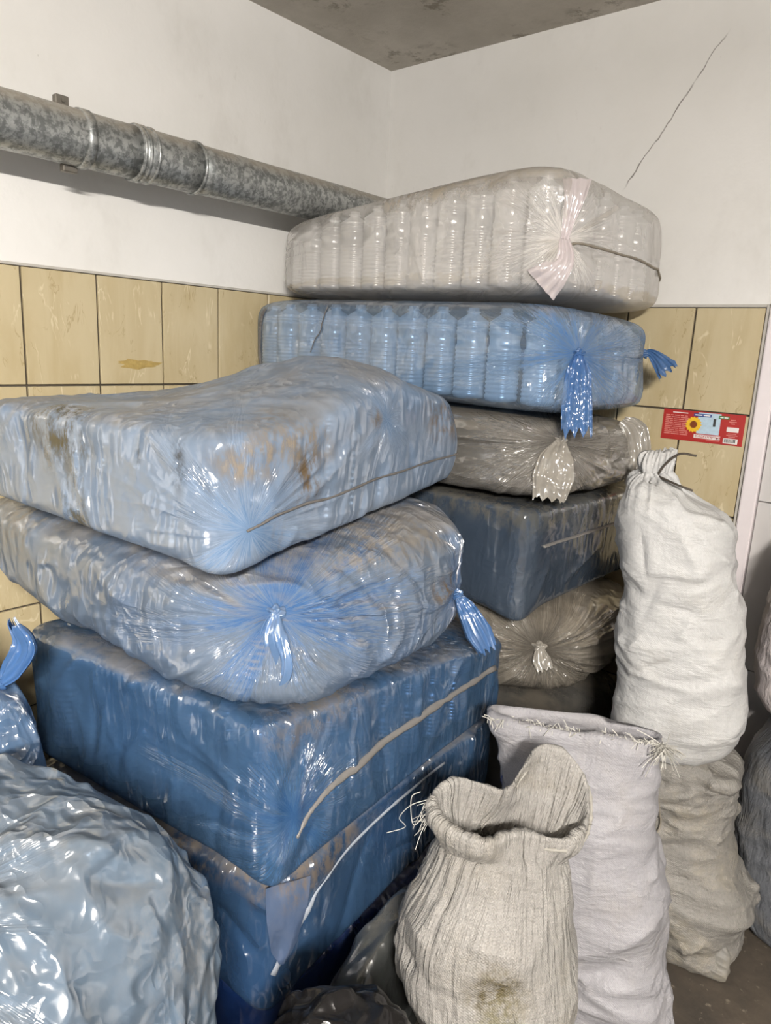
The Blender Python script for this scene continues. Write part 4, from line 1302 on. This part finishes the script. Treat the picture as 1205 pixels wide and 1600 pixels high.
class Sack:
    def __init__(self, name, label, rings, rows=170, seed=1, lumps=0.010, lump_scale=6, vert=(), segs=(), rnd=(), group=None, n=240, crum=(0.012, 7, (0.8, 0.8, 1.5)), cat='sack'):
        R = np.array(rings)                           # (m, n, 3)
        m = len(R)
        ctr = R.mean(1)
        L = np.concatenate([[0], np.cumsum(np.maximum(np.linalg.norm(R[1:] - R[:-1], axis=2).mean(1), 0.004))])
        u = np.linspace(0, L[-1], rows)
        ext = np.concatenate([R[:1], R, R[-1:]])
        out = []
        for t in u:
            i = min(np.searchsorted(L, t, side='right') - 1, m - 2)
            f = (t - L[i]) / (L[i + 1] - L[i])
            p0, p1, p2, p3 = ext[i], ext[i + 1], ext[i + 2], ext[i + 3]
            l0 = max(L[i] - L[i - 1], 1e-3) if i > 0 else L[i + 1] - L[i]
            l1 = L[i + 1] - L[i]
            l2 = max(L[i + 2] - L[i + 1], 1e-3) if i + 2 < m else l1
            m1 = (p2 - p0) * l1 / (l0 + l1) if i > 0 else (p2 - p1)
            m2 = (p3 - p1) * l1 / (l1 + l2) if i + 2 < m else (p2 - p1)
            f2, f3 = f * f, f ** 3
            out.append((2 * f3 - 3 * f2 + 1) * p1 + (f3 - 2 * f2 + f) * m1 + (-2 * f3 + 3 * f2) * p2 + (f3 - f2) * m2)
        G_ = np.array(out)
        V = G_.reshape(-1, 3)
        idx = np.arange(rows * n).reshape(rows, n)
        nx = np.roll(idx, -1, axis=1)
        F = np.stack([idx[:-1], nx[:-1], nx[1:], idx[1:]], -1).reshape(-1, 4)
        rs = np.random.RandomState(seed)
        N = normals(V, F)
        V = V + N * (lumps * fbm(V * lump_scale + seed * 5.1, seed, 3))[:, None]
        if crum:
            N = normals(V, F)
            V = V + N * crumple_disp(V, *crum, seed)[:, None]
        ang = np.tile(np.linspace(0, 2 * math.pi, n, endpoint=False), rows)
        for zc, zr, amp, freq, sd in vert:                 # vertical pleats around a height
            w = np.exp(-((V[:, 2] - zc) / zr) ** 2)
            P = np.stack([np.cos(ang) * freq, np.sin(ang) * freq, V[:, 2] * 4 + sd], 1)
            V = V + N * (amp * w * ridged(P, sd))[:, None]
        N = normals(V, F)
        s = list(segs)
        for r in rnd:
            s += random_creases(V, N, rs, **r)
        V = crease(V, N, s)
        self.base = np.array([ctr[0][0], ctr[0][1], V[:, 2].min()])
        V0 = len(V)
        V = np.vstack([V, V[:n].mean(0), V[-n:].mean(0)])
        tri = [(int(idx[0, (k + 1) % n]), int(idx[0, k]), V0) for k in range(n)] + [(int(idx[-1, k]), int(idx[-1, (k + 1) % n]), V0 + 1) for k in range(n)]
        self.V, self.n, self.rows = V, n, rows
        self.root = empty(name, self.base, label, cat, group)
        me = mesh_np(V - self.base, F.tolist() + tri)
        # uv in metres: around, up
        per = np.linalg.norm(np.roll(G_, -1, axis=1) - G_, axis=2).sum(1).max()
        uvv = np.zeros((len(V), 2))
        uvv[:V0, 0] = np.tile(np.arange(n) / n * per, rows)
        uvv[:V0, 1] = np.repeat(u, n)
        uvl = me.uv_layers.new(name='uv')
        li = np.empty(len(me.loops), int)
        me.loops.foreach_get('vertex_index', li)
        uu = uvv[li]
        # fix the wrap seam
        li2 = li % n
        fa = np.repeat(np.arange(len(me.polygons)), [len(p.vertices) for p in me.polygons])
        has_last = np.zeros(len(me.polygons), bool)
        np.logical_or.at(has_last, fa, (li2 == n - 1) & (li < V0))
        wrap = has_last[fa] & (li2 == 0) & (li < V0)
        uu[wrap, 0] += per
        uvl.data.foreach_set('uv', uu.astype(np.float32).ravel())
        self.me = me
        self.bvh = BVHTree.FromPolygons(V.tolist(), F.tolist())

    def skin(self, mat, name='woven_fabric'):
        self.obj = link(name, self.me, mat, self.root, True)
        return self.obj

    local = Bag.local
    onto = Bag.onto
    add = Bag.add
    strand = Bag.strand


M['sack_white'] = sack_mat('white_woven_fabric', (0.53, 0.525, 0.515), dirt_amt=0.10, weave=0.5, wrinkle=1.0, warp=(3, 8))
M['hem'] = plain('beige_hem', (0.34, 0.32, 0.28), 0.7, var=0.25, scale=90)
M['wire'] = plain('tie_wire', (0.09, 0.075, 0.06), 0.5, 0.5)
M['thread'] = plain('sack_thread', (0.52, 0.50, 0.45), 0.8, var=0.2, scale=100)

# upper tied sack
r1 = 15.9
S1 = Sack('woven_sack', 'bright white woven sack tied at the neck, standing on a dirtier sack',
          [ell(1.455, -0.50, 0.585, 0.02, 0.02, r1), ell(1.452, -0.50, 0.588, 0.10, 0.09, r1), ell(1.450, -0.505, 0.615, 0.135, 0.12, r1, 2.6, 0.01), ell(1.450, -0.51, 0.69, 0.148, 0.13, r1, 2.6),
           ell(1.444, -0.51, 0.776, 0.144, 0.128, r1, 2.5), ell(1.430, -0.515, 0.855, 0.146, 0.13, r1, 2.5), ell(1.428, -0.515, 0.936, 0.132, 0.122, r1, 2.5),
           ell(1.412, -0.52, 1.011, 0.126, 0.12, r1, 2.5), ell(1.392, -0.527, 1.086, 0.128, 0.12, r1, 2.5), ell(1.390, -0.527, 1.15, 0.124, 0.11, r1, 2.6, -0.012),
           ell(1.374, -0.535, 1.202, 0.098, 0.08, r1, 2.3, -0.02), ell(1.345, -0.54, 1.228, 0.048, 0.042, r1, 2, -0.012), ell(1.332, -0.542, 1.243, 0.020, 0.018, r1, 2), ell(1.330, -0.543, 1.252, 0.018, 0.016, r1, 2),
           ell(1.330, -0.543, 1.272, 0.030, 0.022, r1, 2, 0.004), ell(1.334, -0.543, 1.297, 0.034, 0.020, r1, 2, 0.008), ell(1.334, -0.543, 1.290, 0.022, 0.010, r1, 2)],
          seed=5, lumps=0.010, lump_scale=7, crum=(0.014, 6.5, (0.8, 0.8, 1.5)), vert=[(1.235, 0.05, 0.010, 4, 3), (1.285, 0.03, 0.008, 4, 6)],
          segs=[((1.33, -0.64, 0.99), (1.50, -0.62, 0.96), 0.014, -0.010), ((1.30, -0.62, 0.88), (1.42, -0.64, 0.79), 0.012, 0.010), ((1.30, -0.60, 0.80), (1.5, -0.62, 0.75), 0.016, -0.010),
                ((1.4, -0.63, 1.17), (1.47, -0.60, 1.06), 0.012, 0.010), ((1.36, -0.60, 1.22), (1.42, -0.63, 1.10), 0.010, 0.008), ((1.45, -0.63, 0.86), (1.58, -0.55, 0.92), 0.014, 0.010)],
          rnd=[dict(count=55, pref=(1, 0.3, 0), jitter=0.35, length=0.16, width=0.011, height=0.006), dict(count=25, pref=(0.4, 0.1, 1), jitter=0.5, length=0.12, width=0.010, height=0.005)])
S1.skin(M['sack_white'])
S1.add('tie_wire', tube(spline([(1.352, -0.565, 1.244), (1.325, -0.566, 1.246), (1.310, -0.545, 1.246), (1.33, -0.522, 1.246), (1.352, -0.54, 1.246), (1.345, -0.564, 1.243)], 40), 0.0028, jit=0), M['wire'])
S1.add('tie_wire', tube(spline([(1.345, -0.566, 1.245), (1.362, -0.57, 1.275), (1.390, -0.57, 1.302), (1.425, -0.565, 1.302)], 30), 0.0026, jit=0), M['wire'])
S1.add('tie_wire', tube(spline([(1.348, -0.566, 1.245), (1.40, -0.59, 1.236), (1.435, -0.59, 1.228)], 20), 0.0026, jit=0), M['wire'])

# lower sack
r3 = 12.4
S3 = Sack('woven_sack', 'dirty greyish woven sack with a dog-eared bottom corner, under the bright tied sack',
          [ell(1.49, -0.42, 0.02, 0.02, 0.02, r3), ell(1.49, -0.42, 0.0, 0.10, 0.09, r3), ell(1.50, -0.42, 0.03, 0.135, 0.12, r3, 2.6, -0.008), ell(1.505, -0.42, 0.10, 0.150, 0.13, r3, 2.6, -0.01),
           ell(1.508, -0.42, 0.17, 0.158, 0.13, r3, 2.5), ell(1.490, -0.42, 0.24, 0.140, 0.12, r3, 2.5), ell(1.465, -0.42, 0.33, 0.128, 0.115, r3, 2.4), ell(1.452, -0.42, 0.41, 0.130, 0.12, r3, 2.4),
           ell(1.450, -0.425, 0.50, 0.132, 0.12, r3, 2.5), ell(1.455, -0.43, 0.535, 0.125, 0.11, r3, 2.5), ell(1.455, -0.44, 0.560, 0.08, 0.075, r3, 2.2), ell(1.455, -0.44, 0.562, 0.02, 0.02, r3, 2)],
          seed=15, lumps=0.014, lump_scale=7, crum=(0.024, 7, (0.8, 0.8, 1.6)),
          segs=[((1.36, -0.54, 0.14), (1.64, -0.50, 0.19), 0.018, -0.020), ((1.40, -0.55, 0.30), (1.58, -0.52, 0.36), 0.014, -0.012), ((1.38, -0.55, 0.43), (1.56, -0.52, 0.50), 0.014, 0.012)],
          rnd=[dict(count=45, pref=(1, 0.2, 0.4), jitter=0.4, length=0.15, width=0.013, height=0.010)])
S3.skin(sack_mat('grey_woven_fabric', (0.27, 0.255, 0.23), dirt_amt=0.4, weave=0.9, wrinkle=1.3, warp=(4, 7)))
# the dog ear: a stitched corner of fabric lying towards the viewer
P, F = cubesphere(40)
e_ = 4
q = P / (np.sum(np.abs(P) ** e_, axis=1, keepdims=True)) ** (1 / e_)
ear = hexmap(q, hexa([(1.46, -0.53, 0.004), (1.652, -0.50, 0.0), (1.65, -0.46, 0.004), (1.47, -0.44, 0.01)], [(1.46, -0.545, 0.06), (1.655, -0.505, 0.006), (1.64, -0.46, 0.11), (1.47, -0.47, 0.10)]))
ear = ear + normals(ear, F) * (0.004 * fbm(ear * 14, 3) + crumple_disp(ear, 0.010, 14, (1, 1, 1), 5))[:, None]
S3.add('bottom_corner', mesh_np(ear, F), sack_mat('corner_fabric', (0.20, 0.19, 0.17), dirt_amt=0.3, weave=0.0, wrinkle=0.6))
S3.strand('stitching_thread', [(1.40, -0.56, 0.56), (1.435, -0.56, 0.50), (1.455, -0.56, 0.41), (1.45, -0.56, 0.30), (1.46, -0.57, 0.16)], 0.0022, M['string'], seed=12)

# open sack with frayed mouth
r2 = 20.4
mouth = [ell(1.337, -0.855, 0.735, 0.180, 0.042, r2, 3.0, 0.012), ell(1.337, -0.853, 0.722, 0.172, 0.034, r2, 3.0, 0.012), ell(1.345, -0.85, 0.64, 0.150, 0.05, r2, 2.6)]
S2 = Sack('woven_sack', 'white open woven sack with a frayed top edge, behind the beige sack',
          [ell(1.46, -0.80, 0.012, 0.02, 0.02, r2), ell(1.46, -0.80, 0.0, 0.10, 0.09, r2), ell(1.475, -0.795, 0.03, 0.145, 0.12, r2, 2.6), ell(1.45, -0.80, 0.12, 0.148, 0.13, r2, 2.5), ell(1.435, -0.807, 0.208, 0.135, 0.125, r2, 2.5),
           ell(1.408, -0.82, 0.32, 0.155, 0.13, r2, 2.5), ell(1.390, -0.83, 0.445, 0.160, 0.12, r2, 2.5), ell(1.363, -0.84, 0.55, 0.160, 0.10, r2, 2.6), ell(1.344, -0.848, 0.656, 0.168, 0.07, r2, 2.8),
           ell(1.337, -0.855, 0.72, 0.178, 0.046, r2, 3.0, 0.012)] + mouth + [ell(1.37, -0.84, 0.55, 0.10, 0.06, r2), ell(1.37, -0.84, 0.53, 0.02, 0.02, r2)],
          seed=25, lumps=0.010, lump_scale=6, crum=(0.024, 6, (0.8, 0.8, 1.5)),
          segs=[((1.35, -0.98, 0.12), (1.55, -0.90, 0.28), 0.02, -0.02), ((1.32, -0.96, 0.43), (1.5, -0.90, 0.45), 0.016, 0.012), ((1.30, -0.95, 0.36), (1.52, -0.90, 0.37), 0.016, -0.012),
                ((1.36, -0.95, 0.53), (1.48, -0.88, 0.58), 0.016, 0.014), ((1.22, -0.92, 0.70), (1.33, -0.95, 0.60), 0.012, 0.008), ((1.38, -0.97, 0.20), (1.56, -0.88, 0.21), 0.014, 0.012)],
          rnd=[dict(count=40, pref=(1, 0.35, 0.15), jitter=0.35, length=0.15, width=0.012, height=0.008), dict(count=25, pref=(0.2, 0, 1), jitter=0.4, length=0.14, width=0.010, height=0.005)])
S2.skin(sack_mat('lilac_white_woven_fabric', (0.36, 0.35, 0.365), dirt_amt=0.12, weave=0.5, wrinkle=1.1, warp=(3, 7)))


cu = bpy.data.curves.new('text', 'FONT')
cu.body = 'И'
cu.size = 0.034
cu.resolution_u = 4
to = bpy.data.objects.new('tmp', cu)
COL.objects.link(to)
tm = bpy.data.meshes.new_from_object(to.evaluated_get(bpy.context.evaluated_depsgraph_get()))
bpy.data.objects.remove(to)
tm.materials.clear()
bmt = bmesh.new()
bmt.from_mesh(tm)
bmesh.ops.subdivide_edges(bmt, edges=bmt.edges[:], cuts=3, use_grid_fill=True)
for v in bmt.verts:
    q_ = S2.onto(np.array([1.213, -0.945, 0.574]) + np.array([0.85, 0.2, 0]) * v.co.x + np.array([0, 0, 1]) * v.co.y, 0.0015)[0]
    v.co = q_
bmt.to_mesh(tm)
bmt.free()
S2.add('printed_letter', tm, plain('blue_ink', (0.02, 0.06, 0.30), 0.5))


def fray(sack, name, line, count, length, seed, r=0.0009, up=(0, 0, 1), spread=0.8, bias=None):
    """loose threads along an edge: many hair-thin strands nobody could count"""
    rs = np.random.RandomState(seed)
    V, F = [], []
    line = spline(line, 200)
    for _ in range(count):
        t = rs.rand() ** (1.0 if bias is None else bias)
        p = line[int(t * 199)] + rs.randn(3) * 0.002
        d = np.array(up, float) + rs.randn(3) * spread
        d /= np.linalg.norm(d)
        L = length * (0.3 + rs.rand())
        sway = rs.randn(3) * 0.4
        pts = np.array([p + d * L * s + sway * L * s * s - np.array([0, 0, 0.6]) * L * s * s for s in np.linspace(0, 1, 5)])
        fr = frames(pts)
        b0 = len(V)
        for q_, (a, b) in zip(pts, fr):
            for k in range(3):
                g = 2.094 * k
                V.append(q_ + (a * math.cos(g) + b * math.sin(g)) * r)
        for i in range(4):
            for k in range(3):
                F.append((b0 + i * 3 + k, b0 + i * 3 + (k + 1) % 3, b0 + (i + 1) * 3 + (k + 1) % 3, b0 + (i + 1) * 3 + k))
    o = sack.add(name, mesh_np(V, F), M['thread'], False)
    o['kind'] = 'stuff'
    return o


ri = math.radians(r2)
ex = np.array([math.cos(ri), math.sin(ri), 0])
ey = np.array([-math.sin(ri), math.cos(ri), 0])
cm = np.array([1.337, -0.855, 0.733])
front = [cm + ex * s * 0.178 - ey * 0.038 + np.array([0, 0, 0.012 * s]) for s in (-1, -0.6, -0.2, 0.2, 0.6, 1)]
fray(S2, 'frayed_threads', front, 260, 0.016, 3, up=(0, -0.4, 0.8))
fray(S2, 'frayed_threads', [front[-1], front[-1] + (0.008, 0.0, -0.012)], 90, 0.03, 4, up=(0.3, -0.3, 0.3), spread=1.0)

# beige open sack
r4 = 27.9
C4 = np.array([1.345, -1.155, 0.0])
e4 = np.array([math.cos(math.radians(r4)), math.sin(math.radians(r4)), 0])
f4 = np.array([-math.sin(math.radians(r4)), math.cos(math.radians(r4)), 0])     # away from the viewer


def at4(s, d, z):
    return C4 + e4 * s + f4 * d + np.array([0, 0, z])


# rim: counter-clockwise from the right end, far side first
rim_pts = [at4(0.155, 0.02, 0.690), at4(0.150, 0.060, 0.735), at4(0.110, 0.085, 0.770), at4(0.060, 0.080, 0.775), at4(0.030, 0.055, 0.735), at4(0.005, 0.050, 0.690),
           at4(-0.050, 0.055, 0.692), at4(-0.095, 0.045, 0.700), at4(-0.128, 0.0, 0.690), at4(-0.115, -0.040, 0.672), at4(-0.070, -0.060, 0.660), at4(-0.020, -0.065, 0.655),
           at4(0.010, -0.045, 0.660), at4(0.045, -0.030, 0.664), at4(0.090, -0.040, 0.668), at4(0.135, -0.025, 0.672)]
rim = loop(rim_pts)
rc = rim.mean(0)


def grow(r, s, dz):
    return rc + (r - rc) * np.array([s, s, 1]) + np.array([0, 0, dz])


neck = ell(*(C4[:2] + e4[:2] * 0.006), 0.600, 0.112, 0.062, r4, 2.2)
S4 = Sack('woven_sack', 'dirty beige woven sack with a gaping rolled mouth in the foreground',
          [ell(1.36, -1.15, 0.012, 0.02, 0.02, r4), ell(1.36, -1.15, 0.0, 0.07, 0.06, r4), ell(1.362, -1.148, 0.02, 0.10, 0.09, r4, 2.4), ell(1.368, -1.145, 0.12, 0.112, 0.105, r4, 2.4), ell(1.372, -1.142, 0.20, 0.128, 0.118, r4, 2.4),
           ell(1.356, -1.151, 0.274, 0.160, 0.13, r4, 2.4), ell(1.343, -1.16, 0.348, 0.174, 0.135, r4, 2.4), ell(1.335, -1.163, 0.419, 0.170, 0.13, r4, 2.3), ell(1.339, -1.158, 0.490, 0.150, 0.112, r4, 2.3),
           ell(1.346, -1.152, 0.55, 0.128, 0.085, r4, 2.2), neck, 0.45 * neck + 0.55 * grow(rim, 0.96, -0.03), grow(rim, 1.03, -0.022), grow(rim, 1.035, -0.006), grow(rim, 0.99, 0.0), grow(rim, 0.95, -0.006),
           0.35 * neck + 0.65 * grow(rim, 0.92, -0.03), grow(neck, 0.9, 0.0), ell(1.345, -1.152, 0.52, 0.09, 0.06, r4), ell(1.345, -1.152, 0.50, 0.02, 0.02, r4)],
          rows=220, seed=35, lumps=0.008, lump_scale=8, crum=(0.009, 9, (1.2, 1.2, 0.8)), vert=[(0.58, 0.09, 0.0075, 9, 5), (0.66, 0.04, 0.003, 7, 9)],
          segs=[((1.20, -1.30, 0.42), (1.36, -1.30, 0.37), 0.022, -0.016), ((1.36, -1.30, 0.37), (1.46, -1.22, 0.42), 0.022, -0.014), ((1.25, -1.32, 0.33), (1.4, -1.3, 0.30), 0.022, 0.012),
                ((1.30, -1.28, 0.58), (1.27, -1.31, 0.44), 0.012, 0.010)],
          rnd=[dict(count=50, pref=(0.1, 0.05, 1), jitter=0.25, length=0.13, width=0.007, height=0.004), dict(count=40, pref=(1, 0.4, 0.2), jitter=0.5, length=0.09, width=0.010, height=0.005)])
S4.skin(sack_mat('beige_woven_fabric', (0.37, 0.352, 0.325), dirt=(0.22, 0.19, 0.135), dirt_amt=0.35, weave=1.1, wrinkle=1.6, warp=(16, 2.5), rough=0.45,
                 stains=[(S4.local((1.43, -1.27, 0.40)), (0.07, 0.07, 0.07), (0.095, 0.075, 0.032), 1.0), (S4.local((1.44, -1.26, 0.32)), (0.06, 0.06, 0.08), (0.20, 0.18, 0.09), 0.75), (S4.local((1.21, -1.25, 0.52)), (0.02, 0.03, 0.05), (0.2, 0.15, 0.08), 0.8)]))
S4.add('rim_hem', tube(np.vstack([grow(rim, 1.045, -0.024), grow(rim, 1.045, -0.024)[:1]]), 0.0030, jit=0.25), M['hem'])
fray(S4, 'frayed_threads', [at4(-0.135, 0.0, 0.685), at4(-0.135, -0.02, 0.66), at4(-0.13, -0.03, 0.64)], 24, 0.026, 7, r=0.0007, up=(-0.6, -0.3, -0.1), spread=0.7)
S4.add('loose_thread', tube(spline([at4(-0.135, -0.01, 0.68), at4(-0.165, -0.03, 0.675), at4(-0.185, -0.03, 0.645), at4(-0.175, -0.02, 0.62), at4(-0.21, -0.02, 0.60)], 40), 0.0008, jit=0), M['thread'])
S4.add('loose_thread', tube(spline([at4(-0.135, -0.02, 0.66), at4(-0.155, -0.05, 0.65), at4(-0.165, -0.03, 0.69), at4(-0.15, -0.02, 0.70)], 30), 0.0008, jit=0), M['thread'])

# sacks at the right edge
R2 = Sack('woven_sack', 'dark bluish grey sack on the floor at the right edge',
          [ell(1.80, -0.175, 0.01, 0.02, 0.02, 5), ell(1.80, -0.175, 0.0, 0.16, 0.12, 5), ell(1.795, -0.175, 0.05, 0.205, 0.135, 5, 2.6), ell(1.79, -0.175, 0.20, 0.225, 0.14, 5, 2.6), ell(1.79, -0.175, 0.35, 0.232, 0.14, 5, 2.6),
           ell(1.785, -0.175, 0.50, 0.220, 0.135, 5, 2.5), ell(1.785, -0.175, 0.59, 0.17, 0.12, 5, 2.4), ell(1.785, -0.175, 0.612, 0.08, 0.08, 5), ell(1.785, -0.175, 0.614, 0.02, 0.02, 5)],
          rows=90, n=240, seed=45, lumps=0.016, segs=[((1.6, -0.36, 0.3), (1.8, -0.40, 0.22), 0.016, 0.014), ((1.6, -0.36, 0.22), (1.85, -0.40, 0.05), 0.016, 0.014)],
          rnd=[dict(count=30, pref=(1, 0, -0.5), jitter=0.3, length=0.18, width=0.013, height=0.010)])
R2.skin(sack_mat('bluish_grey_fabric', (0.13, 0.137, 0.15), dirt_amt=0.2, weave=0.3, wrinkle=1.2, rough=0.4))
R3 = Sack('woven_sack', 'pinkish white sack resting on the bluish grey sack at the right edge',
          [ell(1.725, -0.175, 0.645, 0.02, 0.02, 5), ell(1.725, -0.175, 0.63, 0.12, 0.10, 5), ell(1.720, -0.175, 0.67, 0.165, 0.14, 5, 2.5), ell(1.725, -0.175, 0.78, 0.185, 0.135, 5, 2.5), ell(1.730, -0.175, 0.92, 0.185, 0.135, 5, 2.5),
           ell(1.735, -0.175, 1.03, 0.175, 0.14, 5, 2.4), ell(1.740, -0.175, 1.10, 0.145, 0.11, 5, 2.4), ell(1.745, -0.175, 1.13, 0.08, 0.06, 5), ell(1.745, -0.175, 1.135, 0.02, 0.02, 5)],
          rows=90, n=240, seed=55, lumps=0.014, rnd=[dict(count=30, pref=(1, 0, -0.5), jitter=0.4, length=0.15, width=0.012, height=0.008)])
R3.skin(sack_mat('pinkish_white_fabric', (0.55, 0.50, 0.50), dirt_amt=0.15, weave=0.4, wrinkle=1.0))

# ------------------------------------------------------------------ red product label on the tiles
LX0, LX1, LZ0, LZ1 = 1.147, 1.377, 1.276, 1.3645
lab = empty('product_label', (LX0, -0.0045, LZ0), 'red paper label with sunflower picture stuck on the beige tiles', 'label')
cR = plain('red_print', (0.43, 0.034, 0.030), 0.3, var=0.06)
cW = plain('white_print', (0.80, 0.76, 0.73), 0.4, var=0.03)
cP = plain('pale_red_print', (0.70, 0.30, 0.26), 0.4, var=0.05)
cB = plain('sky_print', (0.48, 0.62, 0.72), 0.4, var=0.25, scale=90)
cN = plain('navy_print', (0.035, 0.07, 0.26), 0.4)
cG = plain('green_print', (0.04, 0.20, 0.06), 0.4)
cY = plain('yellow_print', (0.86, 0.52, 0.03), 0.4, var=0.2, scale=200)
cD = plain('brown_print', (0.22, 0.055, 0.015), 0.4, var=0.3, scale=200)
cK = plain('black_print', (0.05, 0.05, 0.05), 0.4)
LW, LH = LX1 - LX0, LZ1 - LZ0


def flat(name, x0, x1, z0, z1, lvl, mat, parent=lab):
    return link(name, box_mesh(x0 * LW, x1 * LW, -0.0008 - 0.0003 * lvl, -0.0004, z0 * LH, z1 * LH), mat, parent)


card = link('paper', box_mesh(0, LW, -0.0008, 0, 0, LH), cR, lab)
flat('picture_panel', 0.44, 0.715, 0.28, 0.97, 1, cB)
flat('shirt_shape', 0.63, 0.66, 0.55, 0.80, 2, cK)
bm = bmesh.new()
for k in range(16):
    a = 2 * math.pi * k / 16
    cx, cz = 0.395 * LW, 0.56 * LH
    p = [(0.35, -0.12), (0.75, -0.2), (1.0, 0.0), (0.75, 0.2), (0.35, 0.12)]
    vs = []
    for r_, w_ in p:
        rr = 0.024
        vs.append(bm.verts.new((cx + rr * (r_ * math.cos(a) - w_ * math.sin(a)), -0.0017 - 0.00004 * (k % 2), cz + rr * (r_ * math.sin(a) + w_ * math.cos(a)))))
    bm.faces.new(vs)
vs = [bm.verts.new((cx + 0.0165 * math.cos(t * 0.3927), -0.00165, cz + 0.0165 * math.sin(t * 0.3927))) for t in range(16)]
bm.faces.new(vs)
me = bpy.data.meshes.new('mesh')
bm.to_mesh(me)
bm.free()
link('sunflower_petals', me, cY, lab)
bm = bmesh.new()
bm.faces.new([bm.verts.new((cx + 0.0105 * math.cos(t * 0.3142), -0.0019, cz + 0.0105 * math.sin(t * 0.3142))) for t in range(20)])
me = bpy.data.meshes.new('mesh')
bm.to_mesh(me)
bm.free()
link('sunflower_centre', me, cD, lab)
flat('navy_lozenge', 0.385, 0.60, 0.835, 0.93, 3, cN)
flat('green_lozenge', 0.69, 0.815, 0.82, 0.92, 3, cG)
for x0, x1, zc, lv in ((0.40, 0.49, 0.883, 4), (0.505, 0.585, 0.883, 4), (0.705, 0.745, 0.87, 4), (0.755, 0.80, 0.87, 4)):
    flat('print_line', x0, x1, zc - 0.018, zc + 0.018, lv, cW)
flat('print_line', 0.12, 0.31, 0.895, 0.925, 1, cW)
rsl = random.Random(4)
for k in range(11):
    z = 0.80 - 0.062 * k
    a = 0.035
    while a < 0.30:
        w = rsl.uniform(0.03, 0.11)
        flat('print_line', a, min(a + w, 0.335), z, z + 0.024, 1, cP)
        a += w + 0.012
for k, w in enumerate((0.06, 0.09, 0.05)):
    flat('print_line', 0.86 - w / 2, 0.86 + w / 2, 0.80 - 0.06 * k, 0.825 - 0.06 * k, 1, cP)
flat('blank_box', 0.80, 0.94, 0.43, 0.58, 1, cW)
for k, w in enumerate((0.1, 0.13, 0.08)):
    flat('print_line', 0.87 - w / 2, 0.87 + w / 2, 0.36 - 0.05 * k, 0.38 - 0.05 * k, 1, cP)
bc = flat('barcode', 0.775, 0.945, 0.05, 0.22, 1, cW)
a = 0.79
while a < 0.925:
    w = rsl.choice((0.004, 0.006, 0.009))
    flat('bar', a, a + w, 0.085, 0.20, 2, cK, bc)
    a += w + rsl.choice((0.004, 0.006))
flat('script_banner', 0.415, 0.735, 0.13, 0.25, 3, cW)


def text(body, x, z, size, mat, lvl, shear=0.0, parent=lab):
    cu = bpy.data.curves.new('text', 'FONT')
    cu.body = body
    cu.size = size
    cu.shear = shear
    cu.extrude = 0.0001
    o = bpy.data.objects.new('tmp', cu)
    COL.objects.link(o)
    dg = bpy.context.evaluated_depsgraph_get()
    me = bpy.data.meshes.new_from_object(o.evaluated_get(dg))
    bpy.data.objects.remove(o)
    me.transform(Matrix.Rotation(math.pi / 2, 4, 'X'))
    me.materials.clear()
    t = link('lettering', me, mat, parent)
    t.location = (x * LW, -0.0010 - 0.0003 * lvl, z * LH)
    return t


text('Єлакотменка', 0.425, 0.155, 0.0125, cR, 4, 0.25)
flat('print_line', 0.57, 0.73, 0.085, 0.105, 1, cP)
